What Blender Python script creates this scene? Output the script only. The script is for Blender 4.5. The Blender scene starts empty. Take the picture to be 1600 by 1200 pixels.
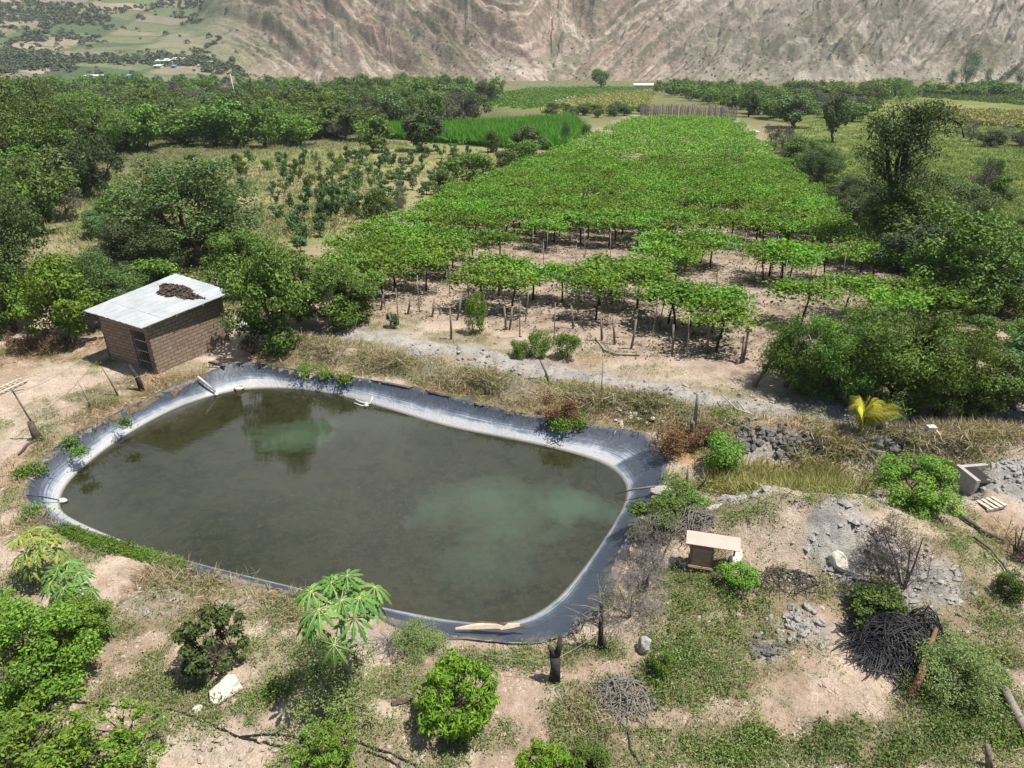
import bpy, math, random
import numpy as np
from mathutils import Vector, Matrix, Quaternion

# ------------------------------------------------------------------ camera, sky, sun, exposure
scene = bpy.context.scene
COL = scene.collection
H, PITCH, F = 14.0, math.radians(27.0), 1111.0
cam_data = bpy.data.cameras.new('camera')
cam_data.sensor_width = 36.0
cam_data.lens = 36.0 * F / 1600.0
cam_data.clip_start, cam_data.clip_end = 0.1, 5000.0
cam = bpy.data.objects.new('camera', cam_data)
cam.location = (0, 0, H)
cam.rotation_euler = (math.radians(90) - PITCH, 0, 0)
COL.objects.link(cam)
scene.camera = cam

SUN_EL = math.radians(69.0)
SUN_H = Vector((0.97, -0.2)).normalized()
world = bpy.data.worlds.new('World')
scene.world = world
world.use_nodes = True
wn = world.node_tree
wn.nodes.clear()
sky = wn.nodes.new('ShaderNodeTexSky')
sky.sky_type = 'NISHITA'
sky.sun_disc = False
sky.sun_elevation = SUN_EL
sky.sun_rotation = math.atan2(SUN_H.x, SUN_H.y)
sky.altitude = 700
sky.air_density = 1.0
sky.dust_density = 1.6
bg = wn.nodes.new('ShaderNodeBackground')
bg.inputs['Strength'].default_value = 0.066
wo = wn.nodes.new('ShaderNodeOutputWorld')
# unseen broken cloud, added over the far side to brighten the pond's reflection
wtc = wn.nodes.new('ShaderNodeTexCoord'); wno = wn.nodes.new('ShaderNodeTexNoise')
wno.inputs['Scale'].default_value = 2.2; wno.inputs['Detail'].default_value = 6; wno.inputs['Roughness'].default_value = .6
wn.links.new(wtc.outputs['Generated'], wno.inputs['Vector'])
wsx = wn.nodes.new('ShaderNodeSeparateXYZ'); wn.links.new(wtc.outputs['Generated'], wsx.inputs[0])
wmr = wn.nodes.new('ShaderNodeMapRange'); wmr.inputs['From Min'].default_value = .15; wmr.inputs['From Max'].default_value = .7
wn.links.new(wsx.outputs['Y'], wmr.inputs['Value'])
wcr = wn.nodes.new('ShaderNodeMapRange'); wcr.inputs['From Min'].default_value = .36; wcr.inputs['From Max'].default_value = .6; wcr.inputs['To Max'].default_value = .8
wn.links.new(wno.outputs['Fac'], wcr.inputs['Value'])
wmu = wn.nodes.new('ShaderNodeMath'); wmu.operation = 'MULTIPLY'
wn.links.new(wmr.outputs[0], wmu.inputs[0]); wn.links.new(wcr.outputs[0], wmu.inputs[1])
wmx = wn.nodes.new('ShaderNodeMix'); wmx.data_type = 'RGBA'
wn.links.new(wmu.outputs[0], wmx.inputs[0]); wn.links.new(sky.outputs['Color'], wmx.inputs[6]); wmx.inputs[7].default_value = (13, 13.4, 14, 1)
wn.links.new(wmx.outputs[2], bg.inputs['Color'])
wn.links.new(bg.outputs['Background'], wo.inputs['Surface'])
sun_data = bpy.data.lights.new('sun', 'SUN')
sun_data.energy = 5.0
sun_data.angle = math.radians(0.5)
sun_data.color = (1.0, 0.955, 0.88)
sun = bpy.data.objects.new('sun', sun_data)
sv = Vector((SUN_H.x * math.cos(SUN_EL), SUN_H.y * math.cos(SUN_EL), math.sin(SUN_EL)))
sun.rotation_euler = sv.to_track_quat('Z', 'Y').to_euler()
sun.location = (0, 0, 60)
COL.objects.link(sun)
scene.view_settings.view_transform = 'Standard'
scene.view_settings.look = 'None'
scene.view_settings.exposure = 0.6
scene.view_settings.gamma = 1.0
cy = scene.cycles
cy.max_bounces = 6
cy.diffuse_bounces = 3
cy.glossy_bounces = 2
cy.transmission_bounces = 3
cy.transparent_max_bounces = 4
cy.volume_bounces = 0

# ------------------------------------------------------------------ numeric helpers
RS = np.random.RandomState(7)
_TAB = RS.rand(256, 256)

def vnoise(x, y):
    xi = np.floor(x).astype(int); yi = np.floor(y).astype(int)
    fx = x - xi; fy = y - yi
    fx = fx * fx * (3 - 2 * fx); fy = fy * fy * (3 - 2 * fy)
    a = _TAB[xi & 255, yi & 255]; b = _TAB[(xi + 1) & 255, yi & 255]
    c = _TAB[xi & 255, (yi + 1) & 255]; d = _TAB[(xi + 1) & 255, (yi + 1) & 255]
    return (a * (1 - fx) + b * fx) * (1 - fy) + (c * (1 - fx) + d * fx) * fy

def fbm(x, y, o=4, g=0.5):
    x = np.asarray(x, float); y = np.asarray(y, float)
    s = 0.0; a = 1.0; t = 0.0
    for k in range(o):
        s = s + a * vnoise(x * 2 ** k + 17.3 * k, y * 2 ** k + 5.1 * k); t += a; a *= g
    return s / t

def sstep(a, b, x):
    t = np.clip((x - a) / (b - a), 0, 1)
    return t * t * (3 - 2 * t)

CT, ST = math.cos(PITCH), math.sin(PITCH)

def ray(px, py):
    xc = (px - 800.0) / F; yc = (600.0 - py) / F
    return np.array([xc, CT + yc * ST, yc * CT - ST])

MOUNDS = []          # (x, y, rx, ry, height)

def hfun(x, y):
    x = np.asarray(x, float); y = np.asarray(y, float)
    d = np.maximum(y - 30.0, 0)
    z = -0.05 * (d - 6 * (1 - np.exp(-d / 6)))
    for (mx, my, rx, ry, h) in MOUNDS:
        q = ((x - mx) / rx) ** 2 + ((y - my) / ry) ** 2
        z = z + h * np.exp(-q)
    return z

def P(px, py, dz=0.0):
    """the ground point (plus dz) seen at a pixel of the photograph"""
    d = ray(px, py)
    lo, hi = 2.0, 3000.0
    t = 2.0; prev = 2.0
    while t < 3000:
        p = d * t
        if H + p[2] < hfun(p[0], p[1]) + dz:
            break
        prev = t; t *= 1.03
    lo, hi = prev, t
    for _ in range(30):
        m = (lo + hi) / 2; p = d * m
        if H + p[2] < hfun(p[0], p[1]) + dz: hi = m
        else: lo = m
    p = d * hi
    return np.array([p[0], p[1], H + p[2]])

def depth(p):
    return p[1] * CT + (H - p[2]) * ST

def scale_at(p):
    return depth(p) / F            # metres per photo pixel

def P0(px, py):
    d = ray(px, py); t = -H / d[2]
    return d * t

for (px, py, rx, ry, h) in [(1235, 845, 2.2, 1.6, 1.35), (1400, 870, 2.4, 2.0, .9), (1500, 800, 2.5, 1.2, 0.4),
                            (1250, 742, 3.2, 1.2, -0.45), (1425, 745, 2.4, 1.4, -0.3), (1220, 692, 2.4, 0.6, 0.35),
                            (1580, 745, 2.0, 1.3, 0.5), (250, 545, 3.5, 2.0, 0.0), (640, 560, 5, .7, 0.3), (900, 612, 5, .7, 0.3),
                            (1100, 660, 4, .7, 0.3), (560, 1130, 3, 1.0, 0.25), (350, 1180, 3, 1.2, 0.2), (1500, 700, 3.0, .6, 0.3)]:
    p = P0(px, py)
    MOUNDS.append((p[0], p[1], rx, ry, h))

def poly(pts, dz=0.0):
    return np.array([P(a, b, dz)[:2] for a, b in pts])

def inside(pg, x, y):
    r = np.zeros(np.shape(x), bool)
    n = len(pg); j = n - 1
    for i in range(n):
        xi, yi = pg[i]; xj, yj = pg[j]
        if abs(yj - yi) > 1e-12:
            c = ((yi > y) != (yj > y)) & (x < (xj - xi) * (y - yi) / (yj - yi) + xi)
            r ^= c
        j = i
    return r

def pdist(pg, x, y):
    d = np.full(np.shape(x), 1e9)
    n = len(pg)
    for i in range(n):
        a = pg[i]; b = pg[(i + 1) % n]
        e = b - a; L = e @ e + 1e-12
        t = np.clip(((x - a[0]) * e[0] + (y - a[1]) * e[1]) / L, 0, 1)
        d = np.minimum(d, np.hypot(x - a[0] - t * e[0], y - a[1] - t * e[1]))
    return np.where(inside(pg, x, y), -d, d)

# ------------------------------------------------------------------ mesh helpers
def mesh_np(name, V, Q=None, T=None, smooth=False, mats=(), qm=None, tm=None):
    V = np.asarray(V, np.float32).reshape(-1, 3)
    Q = np.zeros((0, 4), np.int32) if Q is None or len(Q) == 0 else np.asarray(Q, np.int32).reshape(-1, 4)
    T = np.zeros((0, 3), np.int32) if T is None or len(T) == 0 else np.asarray(T, np.int32).reshape(-1, 3)
    me = bpy.data.meshes.new(name)
    me.vertices.add(len(V)); me.vertices.foreach_set('co', V.ravel())
    nl = Q.size + T.size
    me.loops.add(nl)
    me.loops.foreach_set('vertex_index', np.concatenate([Q.ravel(), T.ravel()]).astype(np.int32))
    me.polygons.add(len(Q) + len(T))
    st = np.concatenate([np.arange(len(Q)) * 4, Q.size + np.arange(len(T)) * 3]).astype(np.int32)
    me.polygons.foreach_set('loop_start', st)
    me.polygons.foreach_set('use_smooth', np.full(len(st), bool(smooth)))
    if qm is not None or tm is not None:
        mi = np.concatenate([np.zeros(len(Q), np.int32) if qm is None else qm, np.zeros(len(T), np.int32) if tm is None else tm]).astype(np.int32)
        me.polygons.foreach_set('material_index', mi)
    me.update(calc_edges=True)
    me.validate()
    for m in mats: me.materials.append(m)
    return me

class MB:
    """collects shapes that become ONE mesh object"""
    def __init__(s): s.V = []; s.Q = []; s.T = []; s.qm = []; s.tm = []; s.n = 0
    def add(s, V, Q=None, T=None, m=0):
        V = np.asarray(V, float).reshape(-1, 3)
        if Q is not None and len(Q):
            s.Q.append(np.asarray(Q, int) + s.n); s.qm.append(np.full(len(Q), m))
        if T is not None and len(T):
            s.T.append(np.asarray(T, int) + s.n); s.tm.append(np.full(len(T), m))
        s.V.append(V); s.n += len(V)
        return s
    def box(s, c, size, rz=0.0, m=0, M=None):
        x, y, z = np.array(size) / 2
        V = np.array([[a * x, b * y, d * z] for d in (-1, 1) for b in (-1, 1) for a in (-1, 1)])
        if M is not None: V = V @ np.array(M)[:3, :3].T
        elif rz:
            R = np.array([[math.cos(rz), -math.sin(rz), 0], [math.sin(rz), math.cos(rz), 0], [0, 0, 1]]); V = V @ R.T
        V = V + np.array(c)
        return s.add(V, [[0, 2, 3, 1], [4, 5, 7, 6], [0, 1, 5, 4], [2, 6, 7, 3], [0, 4, 6, 2], [1, 3, 7, 5]], m=m)
    def tube(s, pts, rad, n=6, m=0, cap=True):
        pts = np.asarray(pts, float); k = len(pts)
        rad = np.broadcast_to(np.asarray(rad, float), (k,)) if np.ndim(rad) < 2 and np.size(rad) in (1, k) else np.linspace(rad[0], rad[1], k)
        tan = np.gradient(pts, axis=0); tan /= np.linalg.norm(tan, axis=1)[:, None] + 1e-9
        up = np.array([0.0, 0, 1]) if abs(tan[0][2]) < 0.8 else np.array([1.0, 0, 0])
        ang = np.arange(n) * 2 * math.pi / n
        V = []
        for i in range(k):
            u = np.cross(tan[i], up); u /= np.linalg.norm(u) + 1e-9
            w = np.cross(u, tan[i])
            V.append(pts[i] + rad[i] * (np.cos(ang)[:, None] * u + np.sin(ang)[:, None] * w))
        V = np.concatenate(V)
        Q = [[i * n + j, i * n + (j + 1) % n, (i + 1) * n + (j + 1) % n, (i + 1) * n + j] for i in range(k - 1) for j in range(n)]
        T = []
        if cap:
            V = np.vstack([V, pts[0], pts[-1]]); a = k * n
            T = [[a, (j + 1) % n, j] for j in range(n)] + [[a + 1, (k - 1) * n + j, (k - 1) * n + (j + 1) % n] for j in range(n)]
        return s.add(V, Q, T, m)
    def mesh(s, name, mats=(), smooth=False):
        cat = lambda L, w: np.concatenate(L) if L else np.zeros((0, w), int)
        return mesh_np(name, np.concatenate(s.V), cat(s.Q, 4), cat(s.T, 3), smooth, mats,
                       np.concatenate(s.qm) if s.qm else None, np.concatenate(s.tm) if s.tm else None)
    def build(s, name, mats=(), parent=None, smooth=False, loc=None):
        if not isinstance(mats, (list, tuple)): mats = [mats]
        return link(name, s.mesh(name, mats, smooth), parent, loc)

def link(name, me, parent=None, loc=None):
    o = bpy.data.objects.new(name, me)
    COL.objects.link(o)
    if parent is not None: o.parent = parent
    if loc is not None: o.location = loc
    return o

def tag(o, label=None, cat=None, group=None, kind=None):
    if label: o['label'] = label
    if cat: o['category'] = cat
    if group: o['group'] = group
    if kind: o['kind'] = kind
    return o

def empty(name, loc, rz=0.0):
    o = bpy.data.objects.new(name, None)
    o.location = loc; o.rotation_euler = (0, 0, rz)
    COL.objects.link(o)
    return o

def copy_tree(o, parent=None):
    c = o.copy(); COL.objects.link(c)
    if parent is not None: c.parent = parent
    for ch in KIDS.get(o.name, []):
        copy_tree(ch, c)
    return c
KIDS = {}

def unit(v):
    return v / (np.linalg.norm(v, axis=-1, keepdims=True) + 1e-9)

def leaf_geo(pos, nrm, axis, L, W, fold=0.12):
    nrm = unit(nrm); axis = unit(axis - nrm * np.sum(axis * nrm, 1, keepdims=True))
    side = np.cross(nrm, axis)
    L = np.broadcast_to(L, (len(pos),))[:, None]; W = np.broadcast_to(W, (len(pos),))[:, None]
    a = pos - axis * L * .5; c = pos + axis * L * .5 - nrm * L * .08
    b = pos - axis * L * .08 + side * W * .5 + nrm * W * fold; d = pos - axis * L * .08 - side * W * .5 + nrm * W * fold
    V = np.stack([a, b, c, d], 1).reshape(-1, 3)
    i = np.arange(len(pos))[:, None] * 4
    return V, np.concatenate([i, i + 1, i + 2, i + 3], 1)

def rdir(rng, n):
    v = rng.normal(size=(n, 3)); return unit(v)

# ------------------------------------------------------------------ material helpers
def new_mat(name):
    m = bpy.data.materials.new(name); m.use_nodes = True
    nt = m.node_tree; nt.nodes.clear()
    out = nt.nodes.new('ShaderNodeOutputMaterial')
    return m, nt, out

def N(nt, t, **kw):
    n = nt.nodes.new(t)
    for k, v in kw.items():
        if k.startswith('i_'):
            key = k[2:].replace('_', ' ')
            n.inputs[int(key) if key.isdigit() else key].default_value = v
        else: setattr(n, k, v)
    return n

def ramp(nt, fac, stops, interp='LINEAR'):
    r = nt.nodes.new('ShaderNodeValToRGB')
    e = r.color_ramp.elements
    r.color_ramp.interpolation = interp
    while len(e) < len(stops): e.new(0.5)
    for el, (p, c) in zip(e, stops):
        el.position = p; el.color = (*c, 1) if len(c) == 3 else c
    nt.links.new(fac, r.inputs['Fac'])
    return r.outputs['Color']

def noise(nt, scale, detail=4, rough=.6, vec=None, dist=0.0):
    n = nt.nodes.new('ShaderNodeTexNoise')
    n.inputs['Scale'].default_value = scale; n.inputs['Detail'].default_value = detail
    n.inputs['Roughness'].default_value = rough; n.inputs['Distortion'].default_value = dist
    if vec is not None: nt.links.new(vec, n.inputs['Vector'])
    return n.outputs['Fac']

def mixc(nt, fac, a, b, mode='MIX'):
    m = nt.nodes.new('ShaderNodeMix'); m.data_type = 'RGBA'; m.blend_type = mode; m.clamp_factor = True
    for sock, v in ((m.inputs[0], fac), (m.inputs[6], a), (m.inputs[7], b)):
        if isinstance(v, (int, float)): sock.default_value = v
        elif isinstance(v, tuple): sock.default_value = (*v, 1)
        else: nt.links.new(v, sock)
    return m.outputs[2]

def mth(nt, op, a, b=None, clamp=False):
    m = nt.nodes.new('ShaderNodeMath'); m.operation = op; m.use_clamp = clamp
    for i, v in enumerate((a, b)):
        if v is None: continue
        if isinstance(v, (int, float)): m.inputs[i].default_value = v
        else: nt.links.new(v, m.inputs[i])
    return m.outputs[0]

def coord(nt, which='Object'):
    return nt.nodes.new('ShaderNodeTexCoord').outputs[which]

def bump(nt, h, strength=.4, dist=.05):
    b = nt.nodes.new('ShaderNodeBump'); b.inputs['Strength'].default_value = strength; b.inputs['Distance'].default_value = dist
    nt.links.new(h, b.inputs['Height']); return b.outputs['Normal']

def simple(name, c1, c2=None, scale=6.0, rough=.8, spec=.3, bstr=.3, bdist=.02, metal=0.0, detail=6, c3=None):
    m, nt, out = new_mat(name)
    v = coord(nt)
    f = noise(nt, scale, detail, .65, v)
    c2 = c2 or tuple(x * .7 for x in c1)
    st = [(.3, c2), (.62, c1)] if c3 is None else [(.3, c2), (.5, c1), (.7, c3)]
    col = ramp(nt, f, st)
    b = N(nt, 'ShaderNodeBsdfPrincipled', i_Roughness=rough, i_Metallic=metal)
    b.inputs['Specular IOR Level'].default_value = spec
    nt.links.new(col, b.inputs['Base Color'])
    if bstr:
        nt.links.new(bump(nt, noise(nt, scale * 3, 5, .7, v), bstr, bdist), b.inputs['Normal'])
    nt.links.new(b.outputs[0], out.inputs['Surface'])
    return m

def leafmat(name, cols, rough=.55, spec=.25, trans=.22, var=.35, drifting=1.0):
    """cols: dark..light leaf colours picked per leaf, shifted per plant"""
    m, nt, out = new_mat(name)
    g = nt.nodes.new('ShaderNodeNewGeometry'); oi = nt.nodes.new('ShaderNodeObjectInfo')
    k = len(cols)
    col = ramp(nt, g.outputs['Random Per Island'], [((i + .0) / max(k - 1, 1), c) for i, c in enumerate(cols)])
    hs = N(nt, 'ShaderNodeHueSaturation')
    nt.links.new(col, hs.inputs['Color'])
    nt.links.new(mth(nt, 'ADD', mth(nt, 'MULTIPLY', oi.outputs['Random'], .035), .4825), hs.inputs['Hue'])
    nt.links.new(mth(nt, 'ADD', mth(nt, 'MULTIPLY', oi.outputs['Random'], var * 2), 1 - var), hs.inputs['Value'])
    gp_ = g.outputs['Position']
    drift = ramp(nt, noise(nt, .32, 4, .6, gp_), [(.3, (.66, .72, .6)), (.5, (1, 1, 1)), (.7, (1.14, 1.18, 1.05))])
    hcol = mixc(nt, drifting, hs.outputs[0], drift, 'MULTIPLY')
    b = N(nt, 'ShaderNodeBsdfPrincipled', i_Roughness=rough)
    b.inputs['Specular IOR Level'].default_value = spec
    nt.links.new(hcol, b.inputs['Base Color'])
    t = nt.nodes.new('ShaderNodeBsdfTranslucent')
    nt.links.new(mixc(nt, 1.0, hcol, (1.0, 1.0, .45), 'MULTIPLY'), t.inputs['Color'])
    mx = N(nt, 'ShaderNodeMixShader'); mx.inputs[0].default_value = trans
    nt.links.new(b.outputs[0], mx.inputs[1]); nt.links.new(t.outputs[0], mx.inputs[2])
    nt.links.new(mx.outputs[0], out.inputs['Surface'])
    return m

M = {}
M['vine'] = leafmat('vine_leaf', [(0.061, 0.141, 0.016), (0.121, 0.250, 0.026), (0.176, 0.320, 0.038), (0.257, 0.384, 0.060)], var=.25, trans=.25)
M['dark'] = leafmat('dark_leaf', [(0.033, 0.057, 0.013), (0.060, 0.101, 0.022), (0.095, 0.150, 0.033), (0.150, 0.197, 0.065)], spec=.4)
M['mid'] = leafmat('mid_leaf', [(0.044, 0.083, 0.014), (0.081, 0.152, 0.024), (0.125, 0.207, 0.033), (0.194, 0.262, 0.050)])
M['bright'] = leafmat('bright_leaf', [(0.056, 0.129, 0.013), (0.108, 0.217, 0.022), (0.159, 0.279, 0.032), (0.234, 0.330, 0.050)], var=.2, trans=.24)
M['mangoleaf'] = leafmat('mango_leaf', [(0.062, 0.156, 0.013), (0.112, 0.252, 0.020), (0.163, 0.324, 0.028), (0.237, 0.396, 0.044)], var=.08, trans=.24, drifting=.25)
M['olive'] = leafmat('olive_leaf', [(0.041, 0.072, 0.014), (0.081, 0.126, 0.023), (0.121, 0.180, 0.037), (0.172, 0.216, 0.066)])
M['feather'] = leafmat('feathery_leaf', [(0.048, 0.096, 0.017), (0.096, 0.174, 0.026), (0.144, 0.228, 0.039), (0.204, 0.276, 0.061)], var=.25)
M['blue'] = leafmat('bluish_leaf', [(.04, .08, .03), (.065, .125, .045), (.095, .17, .06), (.14, .21, .08)])
M['grey'] = leafmat('grey_leaf', [(.06, .06, .045), (.1, .1, .075), (.14, .135, .1), (.19, .18, .14)], trans=.15)
M['weed'] = leafmat('weed_leaf', [(0.090, 0.127, 0.041), (0.148, 0.209, 0.061), (0.205, 0.273, 0.088), (0.282, 0.329, 0.135)], var=.1)
M['straw'] = leafmat('straw', [(.17, .125, .075), (.29, .225, .14), (.40, .325, .215), (.52, .45, .33)], trans=.2, var=.1)
M['brownweed'] = leafmat('dry_brown_weed', [(.12, .07, .035), (.2, .115, .055), (.27, .16, .08), (.33, .22, .12)], trans=.15, var=.1)
M['meadow'] = leafmat('meadow_grass', [(0.070, 0.138, 0.025), (0.120, 0.207, 0.040), (0.165, 0.253, 0.055), (0.220, 0.287, 0.090)], var=.1)
M['yellow'] = leafmat('yellow_grass', [(.16, .18, .05), (.26, .26, .08), (.34, .31, .12), (.40, .36, .18)], var=.1)
M['clearing'] = leafmat('clearing_grass', [(.12, .15, .05), (.19, .205, .08), (.26, .255, .12), (.34, .31, .18)], var=.1)
M['cane'] = leafmat('cane_leaf', [(.06, .17, .015), (.1, .26, .025), (.14, .31, .035), (.18, .35, .05)], var=.1, trans=.4)
M['palm'] = leafmat('yellow_palm_leaf', [(.24, .27, .02), (.36, .36, .025), (.45, .41, .035), (.5, .46, .06)], var=.05)
M['papaya'] = leafmat('papaya_leaf', [(0.077, 0.187, 0.033), (0.110, 0.253, 0.044), (0.143, 0.297, 0.055), (0.176, 0.330, 0.066)], var=.08, spec=.35)
M['papaya_vein'] = simple('papaya_vein', (.42, .5, .2), (.35, .45, .15), bstr=0)
M['papaya_yellow'] = leafmat('yellowing_leaf', [(.1, .2, .03), (.2, .28, .04), (.32, .33, .04), (.4, .36, .05)], var=.05)
M['bark'] = simple('bark', (.14, .105, .08), (.05, .038, .03), 9, .95, .1, .6, .03)
M['barkdark'] = simple('dark_bark', (.07, .055, .045), (.025, .02, .018), 9, .95, .1, .6, .03)
M['barkgrey'] = simple('grey_bark', (.3, .27, .23), (.15, .13, .115), 12, .95, .1, .5, .02)
M['twig'] = simple('grey_twig', (.25, .22, .2), (.12, .105, .1), 9, .95, .1, 0)
M['twigdark'] = simple('dark_twig', (.12, .1, .09), (.055, .045, .042), 9, .95, .1, 0)
M['post'] = simple('weathered_post', (.24, .2, .16), (.1, .08, .065), 8, .95, .1, .5, .02)
M['postgrey'] = simple('pale_stake', (.36, .33, .29), (.2, .18, .155), 8, .95, .1, .4, .01)
M['rock'] = simple('grey_rock', (.33, .31, .29), (.16, .15, .14), 5, .95, .2, .6, .04, c3=(.42, .4, .38))
M['whiterock'] = simple('pale_rock', (.62, .57, .49), (.45, .4, .33), 3, .9, .2, .5, .03)
M['palestone'] = simple('sandy_stone', (.46, .39, .32), (.3, .25, .2), 5, .95, .2, .5, .03)
M['darkclod'] = simple('dark_clod', (.2, .185, .175), (.09, .083, .08), 5, .95, .15, .6, .04)
M['hose'] = simple('black_hose', (.02, .02, .023), (.012, .012, .014), 5, .45, .45, 0)
M['tin'] = simple('white_roof_sheet', (.385, .405, .41), (.28, .295, .30), 1.2, .5, .4, .12, .01)
M['pink'] = simple('pink_roof_sheet', (.56, .385, .33), (.47, .32, .27), 3, .7, .2, 0)
M['wood'] = simple('brown_board', (.26, .165, .1), (.14, .085, .05), 6, .8, .25, .4, .01)
m_, nt_, out_ = new_mat('box_board')
v_ = coord(nt_); mp_ = N(nt_, 'ShaderNodeMapping'); mp_.inputs['Scale'].default_value = (1.5, 1.5, 22); nt_.links.new(v_, mp_.inputs['Vector'])
b_ = N(nt_, 'ShaderNodeBsdfPrincipled', i_Roughness=.8)
nt_.links.new(ramp(nt_, noise(nt_, 1.0, 5, .6, mp_.outputs[0]), [(.3, (.30, .19, .12)), (.5, (.38, .25, .165)), (.7, (.46, .31, .21))]), b_.inputs['Base Color'])
nt_.links.new(b_.outputs[0], out_.inputs['Surface']); M['boxboard'] = m_
M['iron'] = simple('grey_iron_bar', (.3, .29, .28), (.19, .18, .175), 9, .6, .5, .1, .005, metal=.4)
M['concrete'] = simple('grey_concrete', (.4, .38, .35), (.27, .255, .235), 4, .95, .2, .5, .03)
M['slab'] = simple('pale_slab', (.56, .48, .42), (.47, .4, .35), 3, .9, .2, .2, .01)
M['white'] = simple('white_plastic', (.56, .55, .51), (.42, .41, .38), 4, .5, .4, .1, .01)
M['bluetarp'] = simple('blue_sheet', (.12, .3, .5), (.1, .24, .42), 2, .5, .4, 0)
M['farwall'] = simple('far_house_wall', (.5, .45, .4), (.4, .35, .31), .5, .9, .2, 0)
M['fartin'] = simple('far_tin_roof', (.62, .63, .63), (.45, .45, .44), .6, .5, .4, 0)
M['ladder'] = simple('pale_ladder_wood', (.5, .44, .36), (.38, .33, .27), 6, .85, .2, .2, .01)
M['drift'] = simple('pale_driftwood', (.58, .47, .36), (.42, .33, .25), 5, .9, .2, .4, .01)
M['burnt'] = simple('charred_wood', (.07, .06, .055), (.025, .022, .02), 7, .95, .15, .6, .03)
M['orangewood'] = simple('orange_brown_branch', (.25, .13, .07), (.11, .06, .04), 7, .9, .2, .4, .02)
M['litter'] = simple('leaf_litter', (.15, .11, .095), (.06, .045, .04), 14, .95, .1, .8, .04)
M['pole'] = simple('pale_concrete_pole', (.6, .58, .54), (.5, .48, .45), 3, .85, .2, 0)

# ------------------------------------------------------------------ pond outline (world metres)
WZ = -0.7
RIM = [(38, 782), (45, 742), (85, 708), (150, 662), (240, 620), (300, 598), (345, 572), (400, 567), (450, 578), (540, 589), (640, 604),
       (740, 631), (820, 648), (900, 659), (960, 671), (1016, 681), (1042, 716), (1036, 757), (1012, 792), (988, 832), (966, 872), (950, 925),
       (915, 972), (872, 1002), (820, 1010), (760, 1005), (690, 996), (620, 972), (540, 952), (460, 930), (380, 908), (300, 887), (230, 866),
       (165, 846), (108, 828), (55, 806)]
WAT = [(92, 785), (104, 755), (150, 712), (215, 668), (290, 630), (370, 608), (450, 606), (520, 615), (600, 637), (700, 668), (800, 686),
       (880, 704), (940, 722), (970, 742), (981, 765), (975, 790), (955, 825), (925, 870), (890, 915), (860, 945), (820, 968), (770, 975),
       (700, 969), (620, 953), (540, 937), (460, 917), (380, 898), (300, 878), (230, 858), (170, 836), (120, 814), (98, 801)]

def chaikin(p, k=2):
    p = np.asarray(p, float)
    for _ in range(k):
        q = np.roll(p, -1, 0); p = np.stack([.75 * p + .25 * q, .25 * p + .75 * q], 1).reshape(-1, 2)
    return p

def plane_pt(px, py, z):
    d = ray(px, py); t = (z - H) / d[2]; return [d[0] * t, d[1] * t]

RIMW = chaikin([plane_pt(a, b, 0) for a, b in RIM])
WATW = chaikin([plane_pt(a, b, WZ) for a, b in WAT])
PC = WATW.mean(0)
NT = 420
TH = np.arange(NT) * 2 * math.pi / NT

def radial(pg):
    r = np.zeros(NT)
    a = pg - PC; b = np.roll(pg, -1, 0) - PC
    for k, t in enumerate(TH):
        d = np.array([math.cos(t), math.sin(t)])
        e = b - a
        den = d[0] * e[:, 1] - d[1] * e[:, 0]
        den = np.where(abs(den) < 1e-9, 1e-9, den)
        tt = (a[:, 0] * e[:, 1] - a[:, 1] * e[:, 0]) / den
        uu = (a[:, 0] * d[1] - a[:, 1] * d[0]) / den
        ok = (tt > 0) & (uu >= -1e-6) & (uu <= 1 + 1e-6)
        r[k] = tt[ok].max() if ok.any() else r[k - 1]
    return r
RW = radial(WATW); RR = np.maximum(radial(RIMW), RW + .25)
def ring(r): return np.stack([PC[0] + r * np.cos(TH), PC[1] + r * np.sin(TH)], 1)
RIMP = ring(RR); BASIN = ring(RR - .12)

# ------------------------------------------------------------------ ground sheet
def soft(pg, x, y, w, warp):
    """1 inside the polygon, falling to 0 over w metres, with an uneven edge"""
    m = np.zeros(np.shape(x))
    lo = pg.min(0) - 3 * w - 2; hi = pg.max(0) + 3 * w + 2
    k = (x > lo[0]) & (x < hi[0]) & (y > lo[1]) & (y < hi[1])
    if k.any():
        m[k] = sstep(w, -w, pdist(pg, x[k], y[k]) + warp[k] * w * 2.2)
    return m

class Blobs:
    def __init__(s, items): 
        s.items = []
        for (px, py, rx, ry, st) in items:
            c = P(px, py); a = P(px, py - ry * .8); b = P(px, py + ry * .8)
            s.items.append((c[0], c[1], rx * scale_at(c), max((a[1] - b[1]) / 1.6, .15), st))
    def __call__(s, x, y, warp):
        m = np.zeros(np.shape(x))
        for (cx, cy_, rx, ry, st) in s.items:
            k = (abs(x - cx) < rx * 2) & (abs(y - cy_) < ry * 2)
            if k.any():
                q = np.hypot((x[k] - cx) / rx, (y[k] - cy_) / ry) + warp[k] * 1.7
                m[k] = np.maximum(m[k], st * sstep(1.15, .6, q))
        return m

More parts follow.
